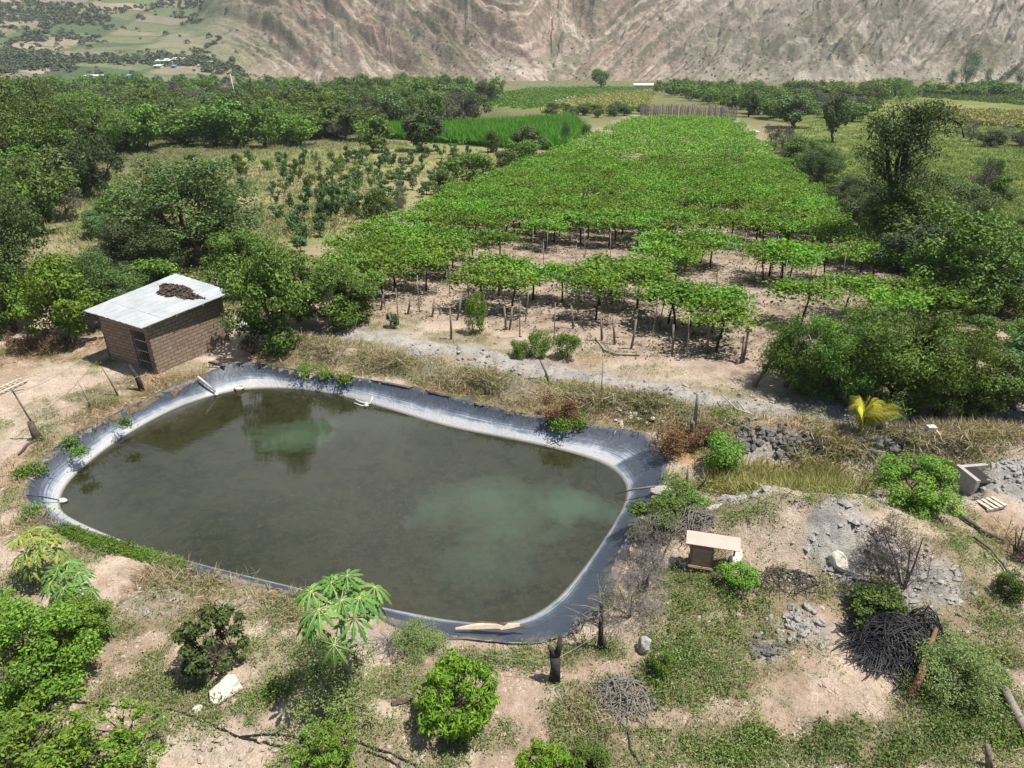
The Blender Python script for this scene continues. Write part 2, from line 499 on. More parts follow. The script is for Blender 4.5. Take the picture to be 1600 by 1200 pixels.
GREEN = Blobs([(540, 540, 50, 9, .7), (610, 548, 50, 8, .6), (700, 592, 60, 9, .7), (830, 592, 60, 9, .6), (760, 552, 60, 9, .6), (930, 600, 60, 9, .6), (1060, 620, 60, 9, .6), (1160, 645, 60, 9, .7), (1290, 668, 60, 10, .7), (1450, 690, 60, 10, .6), (720, 530, 50, 7, .6), (850, 545, 60, 8, .6),
               (330, 1000, 60, 26, .8), (230, 1040, 50, 20, .7), (470, 1060, 60, 26, .8), (180, 960, 40, 20, .6), (620, 1080, 40, 22, .7),(150, 620, 60, 16, .9), (110, 575, 40, 14, .7), (60, 535, 50, 18, .6), (165, 570, 25, 20, .8), (60, 640, 40, 20, .4), (45, 770, 40, 10, .8),
               (60, 735, 30, 10, .8), (130, 830, 60, 16, .9), (200, 855, 70, 12, .9), (290, 880, 50, 8, .7),
               (250, 985, 90, 22, .8), (400, 1010, 60, 30, .75), (270, 1070, 110, 26, 1), (420, 1085, 50, 24, .9), (470, 1030, 60, 30, .8),
               (655, 995, 45, 22, 1), (640, 1060, 60, 26, .6), (780, 1030, 110, 22, 1), (930, 1020, 90, 34, 1), (1060, 1000, 110, 50, .9),
               (1080, 930, 60, 40, .9), (1060, 1060, 110, 40, .85), (1150, 1000, 90, 60, .75), (1130, 1080, 60, 40, .7), (1020, 1110, 60, 16, .6),
               (1160, 1160, 90, 40, 1), (1330, 1160, 110, 44, .95), (1480, 1060, 100, 60, 1), (1500, 1150, 120, 50, .95), (1380, 950, 90, 28, 1),
               (1260, 930, 60, 25, .6), (1480, 920, 100, 46, .75), (1560, 960, 60, 70, .8), (1470, 850, 70, 36, .7), (1560, 1010, 60, 40, .8),
               (1120, 800, 80, 22, .9), (1180, 800, 60, 14, .8), (1250, 830, 15, 14, .9), (1290, 900, 24, 16, .8), (1130, 880, 60, 22, .6), (1320, 790, 90, 12, .7), (1480, 800, 50, 16, .6),
               (1060, 760, 60, 30, .8), (1120, 700, 50, 26, .8), (1200, 760, 60, 14, .5), (900, 1080, 70, 18, .5), (770, 1150, 60, 30, .5), (950, 1150, 50, 24, .5),
               (520, 570, 60, 8, .6), (640, 585, 60, 9, .6), (770, 612, 60, 8, .7), (900, 640, 60, 8, .5), (1010, 660, 60, 10, .5), (600, 560, 50, 7, .5), (1330, 690, 60, 12, .5), (1000, 580, 60, 10, .4), (1180, 620, 60, 10, .4),
               (330, 1150, 60, 20, .3), (560, 1170, 40, 16, .35), (640, 1110, 30, 14, .4), (430, 1150, 40, 14, .4), (1210, 1090, 60, 20, .5), (1250, 1180, 30, 20, .7),
               (1300, 470, 60, 10, .3), (1150, 440, 50, 10, .3), (1220, 490, 60, 9, .3), (1110, 400, 50, 8, .3)])
DRY = Blobs([(60, 545, 90, 24, 1), (270, 600, 90, 26, 1), (190, 650, 90, 22, .8), (100, 700, 70, 26, .7), (40, 740, 50, 30, .6), (30, 830, 40, 30, .7),
             (260, 900, 60, 30, .9), (340, 905, 60, 16, .8), (440, 940, 50, 28, .9), (460, 965, 40, 20, .7), (330, 950, 90, 20, .4),
             (520, 545, 90, 12, .8), (560, 575, 120, 14, .9), (700, 610, 120, 16, .9), (850, 635, 120, 16, 1), (1000, 650, 120, 20, 1), (1120, 680, 100, 18, .8),
             (950, 600, 120, 14, .8), (1080, 640, 110, 16, .9), (1240, 670, 120, 18, .9), (1400, 690, 90, 14, .7), (1530, 685, 90, 16, 1), (620, 575, 40, 10, 1),
             (420, 560, 60, 14, .8), (780, 575, 90, 10, .6), (1020, 610, 90, 14, .6), (1240, 740, 100, 26, .8), (900, 1110, 80, 26, .4), (1100, 860, 30, 20, .5), (1570, 850, 40, 30, .5),
             (80, 800, 40, 14, .5), (700, 560, 90, 10, .5), (900, 560, 60, 12, .5)])
GREY = Blobs([(690, 548, 70, 10, .9), (800, 570, 80, 9, .9), (880, 585, 80, 9, .8), (560, 525, 60, 8, .6), (1010, 600, 70, 9, .5), (1150, 632, 80, 9, .7), (1290, 645, 80, 12, .9),
              (1430, 660, 80, 10, .8), (1560, 660, 60, 16, .8), (1320, 850, 60, 55, 1), (1440, 905, 80, 55, 1), (1380, 870, 80, 50, 1), (1400, 930, 70, 30, 1), (1340, 885, 50, 40, 1), (1570, 745, 80, 40, 1),
              (1200, 705, 70, 22, .8), (1390, 705, 80, 14, .7), (1170, 780, 60, 8, .9), (1340, 778, 50, 8, .9), (1250, 990, 40, 24, .5), (1190, 1025, 50, 20, .5), (1000, 770, 30, 20, .6),
              (230, 950, 80, 24, .4), (370, 945, 60, 18, .35), (590, 1000, 60, 24, .35), (340, 1165, 90, 24, .3)])
ORANGE = Blobs([(1075, 715, 22, 20, 1), (1115, 730, 24, 14, .8), (620, 575, 22, 8, .7), (735, 470, 22, 4, .5), (890, 500, 40, 4, .4)])
VINE_PG = poly([(478, 400), (560, 350), (760, 268), (880, 225), (985, 180), (1070, 178), (1150, 184), (1215, 240), (1300, 310), (1400, 395), (1490, 462),
                (1420, 520), (1300, 540), (1160, 600), (1000, 560), (800, 520), (570, 480)])
CANE_PG = poly([(600, 206), (760, 200), (890, 190), (912, 206), (885, 236), (800, 232), (690, 224), (606, 216)])
F1_PG = poly([(750, 152), (830, 139), (960, 137), (1030, 139), (890, 160), (830, 172), (752, 166)])
F2_PG = poly([(850, 170), (912, 151), (1028, 140), (1012, 166), (962, 178), (852, 179)])
TRACK_PG = poly([(500, 508), (640, 528), (760, 549), (880, 576), (1010, 598), (1150, 626), (1300, 643), (1450, 653), (1620, 664), (1620, 684), (1450, 671), (1300, 660), (1150, 643), (1010, 615), (880, 593), (760, 566), (640, 544), (500, 522)])
BANK_LN = np.array([P(a, b_)[:2] for a, b_ in [(470, 540), (560, 562), (700, 592), (850, 617), (1000, 642), (1120, 667), (1240, 677), (1330, 690), (1450, 690), (1620, 694)]])
STRIP_PG = poly([(440, 560), (490, 505), (640, 515), (800, 540), (960, 575), (1160, 610), (1600, 650), (1600, 720), (1140, 690), (1000, 665), (820, 640), (640, 598)])
F3_PG = poly([(1430, 142), (1640, 146), (1640, 168), (1440, 152)])
F4_PG = poly([(1450, 174), (1640, 180), (1640, 204), (1480, 192)])
MEADOW_PG = poly([(1180, 235), (1260, 185), (1420, 150), (1600, 160), (1700, 200), (1700, 480), (1560, 490), (1480, 440), (1330, 330)])
ORCH_PG = poly([(60, 340), (160, 270), (430, 225), (700, 222), (800, 240), (720, 290), (560, 350), (470, 400), (380, 460), (100, 420)])
FOREST_PG = poly([(-200, 150), (400, 135), (780, 150), (790, 190), (600, 225), (420, 235), (200, 270), (100, 330), (-200, 420)])

BARE = Blobs([(1225, 850, 80, 44, 1), (1295, 990, 26, 70, 1), (1270, 1040, 40, 34, 1), (1290, 1085, 34, 24, .9), (700, 1135, 70, 26, 1), (560, 1112, 100, 18, 1), (650, 1160, 50, 20, .9),
              (200, 1015, 70, 24, 1), (170, 1050, 60, 20, .9), (1010, 1122, 80, 14, 1), (1150, 1110, 60, 18, .8), (1215, 1130, 26, 40, .8), (70, 580, 60, 12, 1), (95, 610, 30, 10, .9), (200, 580, 40, 12, .9),
              (840, 1085, 50, 16, .9), (1440, 830, 40, 14, .9), (1560, 800, 40, 14, .9), (500, 1140, 60, 14, .8), (1190, 870, 40, 26, .8), (1585, 905, 30, 20, .8), (1330, 1060, 30, 16, .7)])
def masks(x, y):
    wa = fbm(x * .9, y * .9, 4) - .5
    wb = fbm(x * .22 + 9, y * .22, 4) - .5
    far = sstep(30, 60, y)
    g = GREEN(x, y, wa); d = DRY(x, y, wa); gr = GREY(x, y, wa); og = ORANGE(x, y, wa)
    vine = soft(VINE_PG, x, y, 1.2, wb)
    orch = soft(ORCH_PG, x, y, 3, wb)
    mea = soft(MEADOW_PG, x, y, 3, wb)
    cane = soft(CANE_PG, x, y, 2, wb)
    f1 = soft(F1_PG, x, y, 3, wb * .2); f2 = soft(F2_PG, x, y, 3, wb * .2)
    fo = soft(FOREST_PG, x, y, 5, wb)
    # loose weeds everywhere near the pond
    amb = sstep(.48, .62, fbm(x * .55 + 31, y * .55 + 7, 5)) * (1 - vine) * (1 - far)
    gr = np.maximum(gr, soft(TRACK_PG, x, y, .35, wb) * .9)
    bare = np.maximum(BARE(x, y, wa), soft(TRACK_PG, x, y, .3, wb))
    d = d * (1 - bare)
    g = (1 - bare * .93) * np.maximum(g * (1 - .35 * sstep(.5, .7, fbm(x * 1.6, y * 1.6 + 40, 3))), amb * .6 * (1 - gr))
    g = g * (1 - .8 * gr)
    return dict(g=g, d=d, gr=gr, og=og, vine=vine, orch=orch, mea=mea, cane=cane, f1=f1, f2=f2, fo=fo, far=far)

def lerp(c, col, m): return c * (1 - m[:, None]) + np.array(col) * m[:, None]

def ground_colour(x, y):
    k = masks(x, y); wb_ = fbm(x * .22 + 9, y * .22, 4) - .5
    n1 = fbm(x * .35, y * .35, 5); n2 = fbm(x * 2.1 + 3, y * 2.1, 4); n3 = fbm(x * .05, y * .05, 4)
    c = np.tile(np.array([.50, .405, .32]), (len(x), 1))
    c = lerp(c, (.38, .29, .215), sstep(.45, .7, n1))
    c = lerp(c, (.58, .485, .40), sstep(.55, .75, n2) * .6)
    c = lerp(c, (.22, .2, .1), k['far'] * .75)
    c = lerp(c, (.12, .135, .055), sstep(120, 200, y) * .85)
    c = lerp(c, (.40, .315, .25), k['vine'])
    c = lerp(c, (.2, .155, .115), k['vine'] * sstep(.45, .62, n2) * .75)
    c = lerp(c, (.28, .245, .14), k['orch'] * .85)
    c = lerp(c, (.2, .215, .085), k['orch'] * sstep(.34, .52, fbm(x * .13, y * .13, 4)) * .85)
    c = lerp(c, (.33, .30, .15), k['orch'] * sstep(.5, .62, fbm(x * .09 + 40, y * .09, 4)) * .6)
    c = lerp(c, (.14, .175, .045), k['mea'])
    c = lerp(c, (.22, .225, .09), k['mea'] * sstep(.48, .66, fbm(x * .06, y * .12 + 9, 5)) * .75)
    c = lerp(c, (.1, .11, .05), k['fo'] * .8)
    c = lerp(c, (.07, .17, .02), k['cane'])
    rows = .5 + .5 * np.sin((x * .96 - y * .28) * 2.2)
    c = lerp(c, (.15, .21, .045), k['f1']); c = lerp(c, (.08, .12, .03), k['f1'] * rows * .5)
    c = lerp(c, (.22, .215, .065), k['f2']); c = lerp(c, (.12, .12, .04), k['f2'] * rows * .5)
    c = lerp(c, (.33, .285, .225), soft(STRIP_PG, x, y, 1.0, wb_) * .85)
    c = lerp(c, (.34, .25, .15), k['d'] * .85); c = lerp(c, (.25, .15, .085), k['d'] * sstep(.5, .65, n1) * .7)
    c = lerp(c, (.40, .385, .36), k['gr'] * .9); c = lerp(c, (.25, .24, .23), k['gr'] * sstep(.52, .64, n2) * .7)
    c = lerp(c, (.15, .145, .06), k['g'] * .7)
    c = lerp(c, (.24, .19, .12), k['g'] * sstep(.45, .6, fbm(x * 1.4 + 70, y * 1.4, 4)) * .6)
    c = lerp(c, (.42, .245, .13), k['og'] * .8)
    # faint damp rim beside the liner
    return np.clip(c, 0, 1), k

wfun = lambda y: .92 * np.maximum(y, 0) + 9
ys = [-40, -30, -22, -15, -9, -4, 0, 2, 3.5, 4.6, 5.4]
y = 6.0
while y < 1300:
    ys.append(y); y *= 1.0055 if y < 250 else 1.02
ys = np.array(ys); NC = 470
us = np.linspace(-1, 1, NC)
GX = (us[None, :] * wfun(ys)[:, None]); GY = np.repeat(ys[:, None], NC, 1)
gx, gy = GX.ravel(), GY.ravel()
gc, gk = ground_colour(gx, gy)
gz = hfun(gx, gy)
near = sstep(60, 25, gy)
gz += (fbm(gx * 1.3, gy * 1.3, 5) - .5) * .22 * near + (fbm(gx * .3, gy * .3, 3) - .5) * .35 * near
gz += (fbm(gx * 4, gy * 4, 3) - .5) * .10 * near * (1 + gk['gr'] * 1.6)
gz += gk['gr'] * near * .28 * (.55 - abs(2 * fbm(gx * 1.1 + 5, gy * 1.1, 4) - 1)) + gk['d'] * near * .16 * (fbm(gx * 1.8 + 50, gy * 1.8, 4) - .5)
def lndist(ln, x, y):
    d = np.full(len(x), 1e9)
    for a, b_ in zip(ln[:-1], ln[1:]):
        e_ = b_ - a; t = np.clip(((x - a[0]) * e_[0] + (y - a[1]) * e_[1]) / (e_ @ e_), 0, 1); d = np.minimum(d, np.hypot(x - a[0] - t * e_[0], y - a[1] - t * e_[1]))
    return d
lnd = lndist(BANK_LN, gx, gy)
gz += near * (.42 * np.exp(-(lnd / .5) ** 2) * (.5 + fbm(gx * .7, gy * .7 + 9, 3)) - .16 * np.exp(-((lnd - 1.25) / .45) ** 2))
mm_ = P0(1235, 845); mk = np.exp(-(((gx - mm_[0]) / 2.6) ** 2 + ((gy - mm_[1]) / 2.0) ** 2))
gz += mk * (.45 * (.5 - abs(2 * fbm(gx * .55 + 3, gy * .8, 4) - 1)) + .12 * (fbm(gx * 2.6, gy * 2.6, 4) - .5))
bd = pdist(RIMP, gx, gy)
edge = sstep(.1, 1.2, bd)
gz = np.where(bd > -.12, gz * edge + .0, gz)
gz = np.where(bd < -.12, -1.9, gz)
ditch = poly([(1455, 715), (1500, 705), (1560, 712), (1530, 740), (1518, 775), (1490, 775), (1480, 745)])
dd = pdist(ditch, gx, gy)
gz -= .55 * sstep(.5, -.3, dd)
idx = np.arange(len(ys) * NC).reshape(len(ys), NC)
GQ = np.stack([idx[:-1, :-1], idx[:-1, 1:], idx[1:, 1:], idx[1:, :-1]], -1).reshape(-1, 4)

m, nt, out = new_mat('earth')
vc = N(nt, 'ShaderNodeVertexColor', layer_name='Col')
v = coord(nt)
f1 = noise(nt, 7, 6, .7, v); f2 = noise(nt, 28, 4, .7, v); f3 = noise(nt, 1.1, 5, .6, v)
mul = ramp(nt, f1, [(.25, (.62, .6, .57)), (.5, (1, 1, 1)), (.75, (1.18, 1.17, 1.15))])
mul2 = ramp(nt, f2, [(.3, (.7, .68, .66)), (.5, (1, 1, 1)), (.72, (1.2, 1.2, 1.2))])
c = mixc(nt, 1.0, vc.outputs['Color'], mul, 'MULTIPLY')
c = mixc(nt, .8, c, mul2, 'MULTIPLY')
c = mixc(nt, .7, c, ramp(nt, f3, [(.3, (.8, .8, .8)), (.7, (1.12, 1.1, 1.08))]), 'MULTIPLY')
b = N(nt, 'ShaderNodeBsdfPrincipled', i_Roughness=1.0)
b.inputs['Specular IOR Level'].default_value = .1
nt.links.new(c, b.inputs['Base Color'])
hh = mth(nt, 'ADD', f1, mth(nt, 'MULTIPLY', f2, .35))
nt.links.new(bump(nt, hh, .8, .12), b.inputs['Normal'])
nt.links.new(b.outputs[0], out.inputs['Surface'])
M['earth'] = m
gm = mesh_np('ground', np.stack([gx, gy, gz], 1), GQ, smooth=True, mats=[m])
ca = gm.color_attributes.new('Col', 'FLOAT_COLOR', 'POINT')
ca.data.foreach_set('color', np.concatenate([gc, np.ones((len(gc), 1))], 1).astype(np.float32).ravel())
tag(link('ground', gm), kind='structure')

def gheight(x, y):
    """height of the built ground sheet at points"""
    x = np.asarray(x, float); y = np.asarray(y, float)
    r = np.interp(y, ys, np.arange(len(ys))); i = np.clip(r.astype(int), 0, len(ys) - 2); fr = r - i
    GZ = gz.reshape(len(ys), NC)
    def row(ii):
        cc = (x / wfun(ys[ii]) + 1) / 2 * (NC - 1)
        cc = np.clip(cc, 0, NC - 1.001); j = cc.astype(int); f = cc - j
        return GZ[ii, j] * (1 - f) + GZ[ii, j + 1] * f
    return row(i) * (1 - fr) + row(i + 1) * fr

def G(px, py):
    """a point on the built ground under a pixel of the photograph"""
    p = P(px, py)
    z = float(gheight(np.array([p[0]]), np.array([p[1]]))[0])
    return Vector((p[0], p[1], z))

# ditch water
dw = poly([(1450, 718), (1480, 704), (1570, 704), (1545, 740), (1528, 782), (1484, 782), (1474, 745)])
dz = float(hfun(*P(1500, 740)[:2])) - .32
m, nt, out = new_mat('muddy_water')
b = N(nt, 'ShaderNodeBsdfPrincipled', i_Roughness=.12); b.inputs['Base Color'].default_value = (.2, .165, .115, 1)
nt.links.new(b.outputs[0], out.inputs['Surface'])
tag(link('ditch_water', mesh_np('ditch_water', [[a[0], a[1], dz] for a in dw] + [[dw[:, 0].mean(), dw[:, 1].mean(), dz]],
         T=[[len(dw), i, (i + 1) % len(dw)] for i in range(len(dw))], mats=[m])), kind='structure')

# ------------------------------------------------------------------ pond water and liner
m, nt, out = new_mat('pond_water')
pos = N(nt, 'ShaderNodeNewGeometry').outputs['Position']
wn1 = noise(nt, .35, 4, .55, pos); wn2 = noise(nt, 5, 4, .7, pos); wn3 = noise(nt, 1.2, 5, .65, pos)
col = ramp(nt, wn1, [(.35, (.018, .021, .010)), (.6, (.026, .029, .013))])
col = mixc(nt, ramp(nt, wn3, [(.45, (0, 0, 0)), (.62, (.7, .7, .7))]), col, (.012, .014, .006))
col = mixc(nt, ramp(nt, wn2, [(.42, (0, 0, 0)), (.62, (.85, .85, .85))]), col, (.034, .033, .016))
for (px, py, rx, ry, st) in [(462, 678, 1.9, 1.5, .75), (775, 790, 2.9, 2.4, .62), (900, 792, 2.2, 1.0, .75), (750, 870, 2.0, 1.6, .3), (600, 660, 3, 1.0, .2)]:
    p = plane_pt(px, py, WZ)
    sub = N(nt, 'ShaderNodeVectorMath', operation='SUBTRACT'); nt.links.new(pos, sub.inputs[0]); sub.inputs[1].default_value = (p[0], p[1], WZ)
    mulv = N(nt, 'ShaderNodeVectorMath', operation='MULTIPLY'); nt.links.new(sub.outputs[0], mulv.inputs[0]); mulv.inputs[1].default_value = (1 / rx, 1 / ry, 0)
    ln = N(nt, 'ShaderNodeVectorMath', operation='LENGTH'); nt.links.new(mulv.outputs[0], ln.inputs[0])
    dist = mth(nt, 'ADD', ln.outputs['Value'], mth(nt, 'MULTIPLY', mth(nt, 'SUBTRACT', noise(nt, .7, 4, .6, pos), .5), 1.6))
    fac = ramp(nt, dist, [(.1, (st, st, st)), (.55, (st * .6, st * .6, st * .6)), (1.15, (0, 0, 0))], 'EASE')
    col = mixc(nt, fac, col, (.055, .088, .054))
b = N(nt, 'ShaderNodeBsdfPrincipled', i_Roughness=.03); b.inputs['IOR'].default_value = 1.5
nt.links.new(col, b.inputs['Base Color'])
mpw = N(nt, 'ShaderNodeMapping'); mpw.inputs['Scale'].default_value = (1, 2.2, 1); nt.links.new(pos, mpw.inputs['Vector'])
nt.links.new(bump(nt, noise(nt, 3.5, 3, .6, mpw.outputs[0]), .05, .05), b.inputs['Normal'])
nt.links.new(b.outputs[0], out.inputs['Surface'])
rings = [ring(RW * k) for k in (0.0005, .25, .5, .75, .97)] + [ring(RW + .25)]
V = np.concatenate([np.concatenate([r, np.full((NT, 1), WZ)], 1) for r in rings])
def ringq(nr): return np.array([[i * NT + j, i * NT + (j + 1) % NT, (i + 1) * NT + (j + 1) % NT, (i + 1) * NT + j] for i in range(nr - 1) for j in range(NT)])
tag(link('pond_water', mesh_np('pond_water', V, ringq(len(rings))[:, ::-1], smooth=True, mats=[m])), kind='structure')

m, nt, out = new_mat('pond_liner_plastic')
av = N(nt, 'ShaderNodeAttribute', attribute_name='v').outputs['Fac']
asx = N(nt, 'ShaderNodeAttribute', attribute_name='s').outputs['Fac']
pos = N(nt, 'ShaderNodeNewGeometry').outputs['Position']
cv = N(nt, 'ShaderNodeCombineXYZ'); nt.links.new(mth(nt, 'MULTIPLY', asx, .35), cv.inputs[0]); nt.links.new(mth(nt, 'MULTIPLY', av, 26), cv.inputs[1])
streak = noise(nt, 1.0, 6, .65, cv.outputs[0])
cv2 = N(nt, 'ShaderNodeCombineXYZ'); nt.links.new(mth(nt, 'MULTIPLY', asx, 2.2), cv2.inputs[0]); nt.links.new(mth(nt, 'MULTIPLY', av, 2), cv2.inputs[1])
runs = noise(nt, 1.0, 5, .6, cv2.outputs[0])
blot = noise(nt, .55, 5, .65, pos); fine = noise(nt, 9, 5, .7, pos)
ad = N(nt, 'ShaderNodeAttribute', attribute_name='lime').outputs['Fac']
av0 = av
av = mth(nt, 'ADD', mth(nt, 'MULTIPLY', av, ad), mth(nt, 'MULTIPLY', mth(nt, 'POWER', av, 6.0), mth(nt, 'SUBTRACT', 1.0, ad)))
t = mth(nt, 'ADD', av, mth(nt, 'MULTIPLY', mth(nt, 'SUBTRACT', blot, .5), .8))
t = mth(nt, 'ADD', t, mth(nt, 'MULTIPLY', mth(nt, 'SUBTRACT', streak, .5), .8))
t = mth(nt, 'ADD', t, mth(nt, 'MULTIPLY', mth(nt, 'SUBTRACT', runs, .5), .3))
col = ramp(nt, t, [(.34, (.042, .055, .078)), (.5, (.095, .118, .16)), (.6, (.2, .235, .29)), (.72, (.38, .40, .42)), (1, (.40, .39, .37))])
col = mixc(nt, mth(nt, 'MULTIPLY', ramp(nt, fine, [(.4, (0, 0, 0)), (.8, (.45, .45, .45))]), av), col, (.33, .29, .24))
col = mixc(nt, ramp(nt, mth(nt, 'ADD', blot, mth(nt, 'MULTIPLY', av, -1.5)), [(.42, (0, 0, 0)), (.62, (.75, .75, .75))]), col, (.25, .2, .15))
low = ramp(nt, av0, [(.9, (0, 0, 0)), (.985, (1, 1, 1))])
col = mixc(nt, low, col, (.14, .135, .11))
b = N(nt, 'ShaderNodeBsdfPrincipled', i_Roughness=.5); b.inputs['Specular IOR Level'].default_value = .4
nt.links.new(col, b.inputs['Base Color'])
vor = N(nt, 'ShaderNodeTexNoise', i_Scale=1.0); vor.inputs['Detail'].default_value = 3; vor.inputs['Distortion'].default_value = 1.2
cv3 = N(nt, 'ShaderNodeCombineXYZ'); nt.links.new(mth(nt, 'MULTIPLY', asx, 1.6), cv3.inputs[0]); nt.links.new(mth(nt, 'MULTIPLY', av, 1.2), cv3.inputs[1]); nt.links.new(cv3.outputs[0], vor.inputs['Vector'])
crease = mth(nt, 'POWER', mth(nt, 'SUBTRACT', 1.0, mth(nt, 'ABSOLUTE', mth(nt, 'MULTIPLY', mth(nt, 'SUBTRACT', vor.outputs['Fac'], .5), 6.0)), True), 3.0)
nt.links.new(bump(nt, mth(nt, 'ADD', mth(nt, 'ADD', runs, fine), mth(nt, 'MULTIPLY', crease, .7)), .32, .05), b.inputs['Normal'])
nt.links.new(b.outputs[0], out.inputs['Surface'])
V = []; AV = []; AS = []
sarc = np.concatenate([[0], np.cumsum(np.linalg.norm(np.diff(ring(RR), axis=0), axis=1))])
wr = fbm(TH * 9, TH * 0 + 3, 4) - .5; wr2 = fbm(TH * 30, TH * 0 + 8, 3) - .5
wr[-20:] = wr[-20:] * np.linspace(1, 0, 20) + wr[0] * np.linspace(0, 1, 20); wr2[-20:] = wr2[-20:] * np.linspace(1, 0, 20) + wr2[0] * np.linspace(0, 1, 20)
LZ = .06
prof = [(-.18, -.30, 0), (-.06, -.02, 0)] + [(k / 9., None, k / 9.) for k in range(0, 10)] + [(1.25, -1.25, 1.05)]
for (k, z, vv) in prof:
    if z is None:
        r = RR + (RW - RR) * k; zz = LZ + (WZ - LZ) * (k ** .85) + ((fbm(TH * 14, TH * 0 + k * 4, 3) - .5) * .07 + (fbm(TH * 40, TH * 0 + k * 1.5, 3) - .5) * .025) * (1 - k)
    elif k < 0:
        r = RR - k * 1.2 + wr * .7 + wr2 * .12; zz = np.full(NT, z) + LZ + wr2 * .06
    else:
        r = RW - .5; zz = np.full(NT, z)
    V.append(np.stack([PC[0] + r * np.cos(TH), PC[1] + r * np.sin(TH), zz + 0 * r], 1)); AV.append(np.full(NT, vv)); AS.append(sarc[:NT])
lm = mesh_np('pond_liner', np.concatenate(V), ringq(len(prof)), smooth=True, mats=[m])
lime = np.clip(.25 + .9 * sstep(-.35, .3, np.sin(TH) - .35 * np.cos(TH) * (np.sin(TH) < .2)), 0, 1)
for nm, arr in (('v', AV), ('s', AS), ('lime', [lime] * len(AV))):
    at = lm.attributes.new(nm, 'FLOAT', 'POINT'); at.data.foreach_set('value', np.concatenate(arr).astype(np.float32))
tag(link('pond_liner', lm), 'dark blue plastic sheet lining the pond bank, streaked white near the water', 'pond liner')

# ------------------------------------------------------------------ mountain
def theta_x(x, y): return x / np.maximum(y, 1)
mxs = np.linspace(-1000, 1100, 1500)
mys = np.concatenate([np.arange(470, 640, 4.0), np.arange(640, 800, 1.1), np.arange(800, 900, 4.0), np.arange(900, 1120, 20.0)])
MX, MY = np.meshgrid(mxs, mys)
base = -0.05 * (MY - 36)
ang = MX / MY                               # -.72 .. .72 across the frame
steep = sstep(-.42, -.24, ang + (fbm(MX * .006, MY * .006, 3) - .5) * .12)
warp1 = (fbm(MX * .012, MY * .012, 4) - .5)
foot = 648 + 26 * np.sin(MX * .013 + .8) * .6 + 40 * warp1 - 25 * sstep(.25, .6, ang) + 20 * sstep(.0, .1, ang) * sstep(.25, .12, ang)
s = np.maximum(MY - foot, 0)                # distance up the slope
# spurs: the strata dip to the right on the left half, to the left further on
cA = (MX + 1.15 * s) ; cB = (MX - 1.0 * s)
side = sstep(-.02, .12, ang)
cc_ = cA * (1 - side) + cB * side
rid = lambda a, L, o=3: 1 - abs(2 * fbm(a / L, s * .012 + 3 + a * 0, o) - 1)
big = rid((MX + .85 * s) * (1 - side) + (MX - .7 * s) * side + 25 * warp1, 62)
strat = fbm(cc_ / 16 + warp1 * 1.0, s * .012, 4)
gull = 1 - abs(2 * fbm(MX / 24 + warp1 * 4 + np.where(ang > .2, 0, .4) * s / 24 * np.where(ang > .05, -1, 1), s * .008 + 7, 4) - 1)
up = sstep(0, 40, s)
tri = lambda u: abs(2 * (u - np.floor(u)) - 1)
w2 = fbm(MX * .02 + 3, MY * .02, 4) - .5
diag = (MX + 1.05 * s) * (1 - side) + (MX - .95 * s) * side
vert = sstep(.2, .34, ang)
fold = tri(diag / 92 + .35 * w2 + .25) * 24 * (1 - .6 * vert) + tri(diag / 27 + .45 * w2) * 8.5 + tri(MX / 58 + 1.6 * w2 + s * .004) * 6 * vert + tri(diag / 10 + .6 * w2) * 2.6 + tri((MZ0 := s * .57 + MX * .1) / 9 + 1.5 * w2) * 2.0 * vert
relief = up * (fold - 15 + 3 * (big - .72) + 9 * (strat - .5) - 4.5 * sstep(.7, .98, gull)) + 5.0 * (fbm(MX * .09 + 3, MY * .09, 5, .6) - .5) * up + 2.0 * (fbm(MX * .05, MY * .05, 5) - .5) * up
relief += up * (3.4 * (fbm(cc_ / 5, s * .03, 3) - .5) + 2.4 * (.6 - abs(2 * fbm(MX * .11 + .09 * s * (1 - 2 * side), s * .05, 3) - 1)))
hs = base + .70 * s + relief
# soft farmed hill at the left
s2 = np.maximum(MY - 500 - 30 * warp1, 0)
hl = base + .165 * s2 + sstep(0, 60, s2) * (14 * (fbm(MX * .009 + 5, MY * .009, 4) - .5) + 2.2 * (fbm(MX * .05, MY * .05, 3) - .5)) + .0006 * np.maximum(s2 - 200, 0) ** 2
MZ = hl * (1 - steep) + hs * steep - .8
mx, my, mz = MX.ravel(), MY.ravel(), MZ.ravel()
# colours of rock, scree, scrub and fields
st = steep.ravel(); ss = s.ravel(); an = ang.ravel()
nA = fbm(mx * .02, my * .02, 5); nB = fbm(mx * .09, my * .09, 4); nC = fbm(mx * .35, my * .35, 3)
stc = fbm((cc_ / 9 + warp1 * 1.0).ravel(), ss * .01 + 2, 4)
stf = fbm((cc_ / 3.2 + warp1 * 1.2).ravel(), ss * .02 + 5, 3)
hor = fbm(mx * .006, (MZ / 5 + warp1 * 3).ravel(), 4)
rc = np.tile(np.array([.36, .285, .24]), (len(mx), 1))
foldb = tri(diag / 15 + .7 * w2 + .5 * (fbm(MX * .08, MY * .08, 3) - .5)).ravel(); foldc = tri(diag / 41 + .6 * w2 + .2).ravel()
rc = lerp(rc, (.45, .40, .345), sstep(.45, .65, stc) * .9)
rc = lerp(rc, (.27, .195, .17), sstep(.5, .68, nA) * sstep(.3, .0, an) * .7)
rc = lerp(rc, (.22, .185, .16), sstep(.56, .7, stf) * .6)
rc = lerp(rc, (.50, .43, .36), sstep(.66, .82, foldb) * sstep(.38, .6, nB) * .75)
rc = lerp(rc, (.24, .18, .15), sstep(.3, .15, foldc) * .45)
rc = lerp(rc, (.18, .185, .13), sstep(.82, .95, foldc) * .55)
rc = lerp(rc, (.36, .335, .305), sstep(.12, .3, an) * .7)
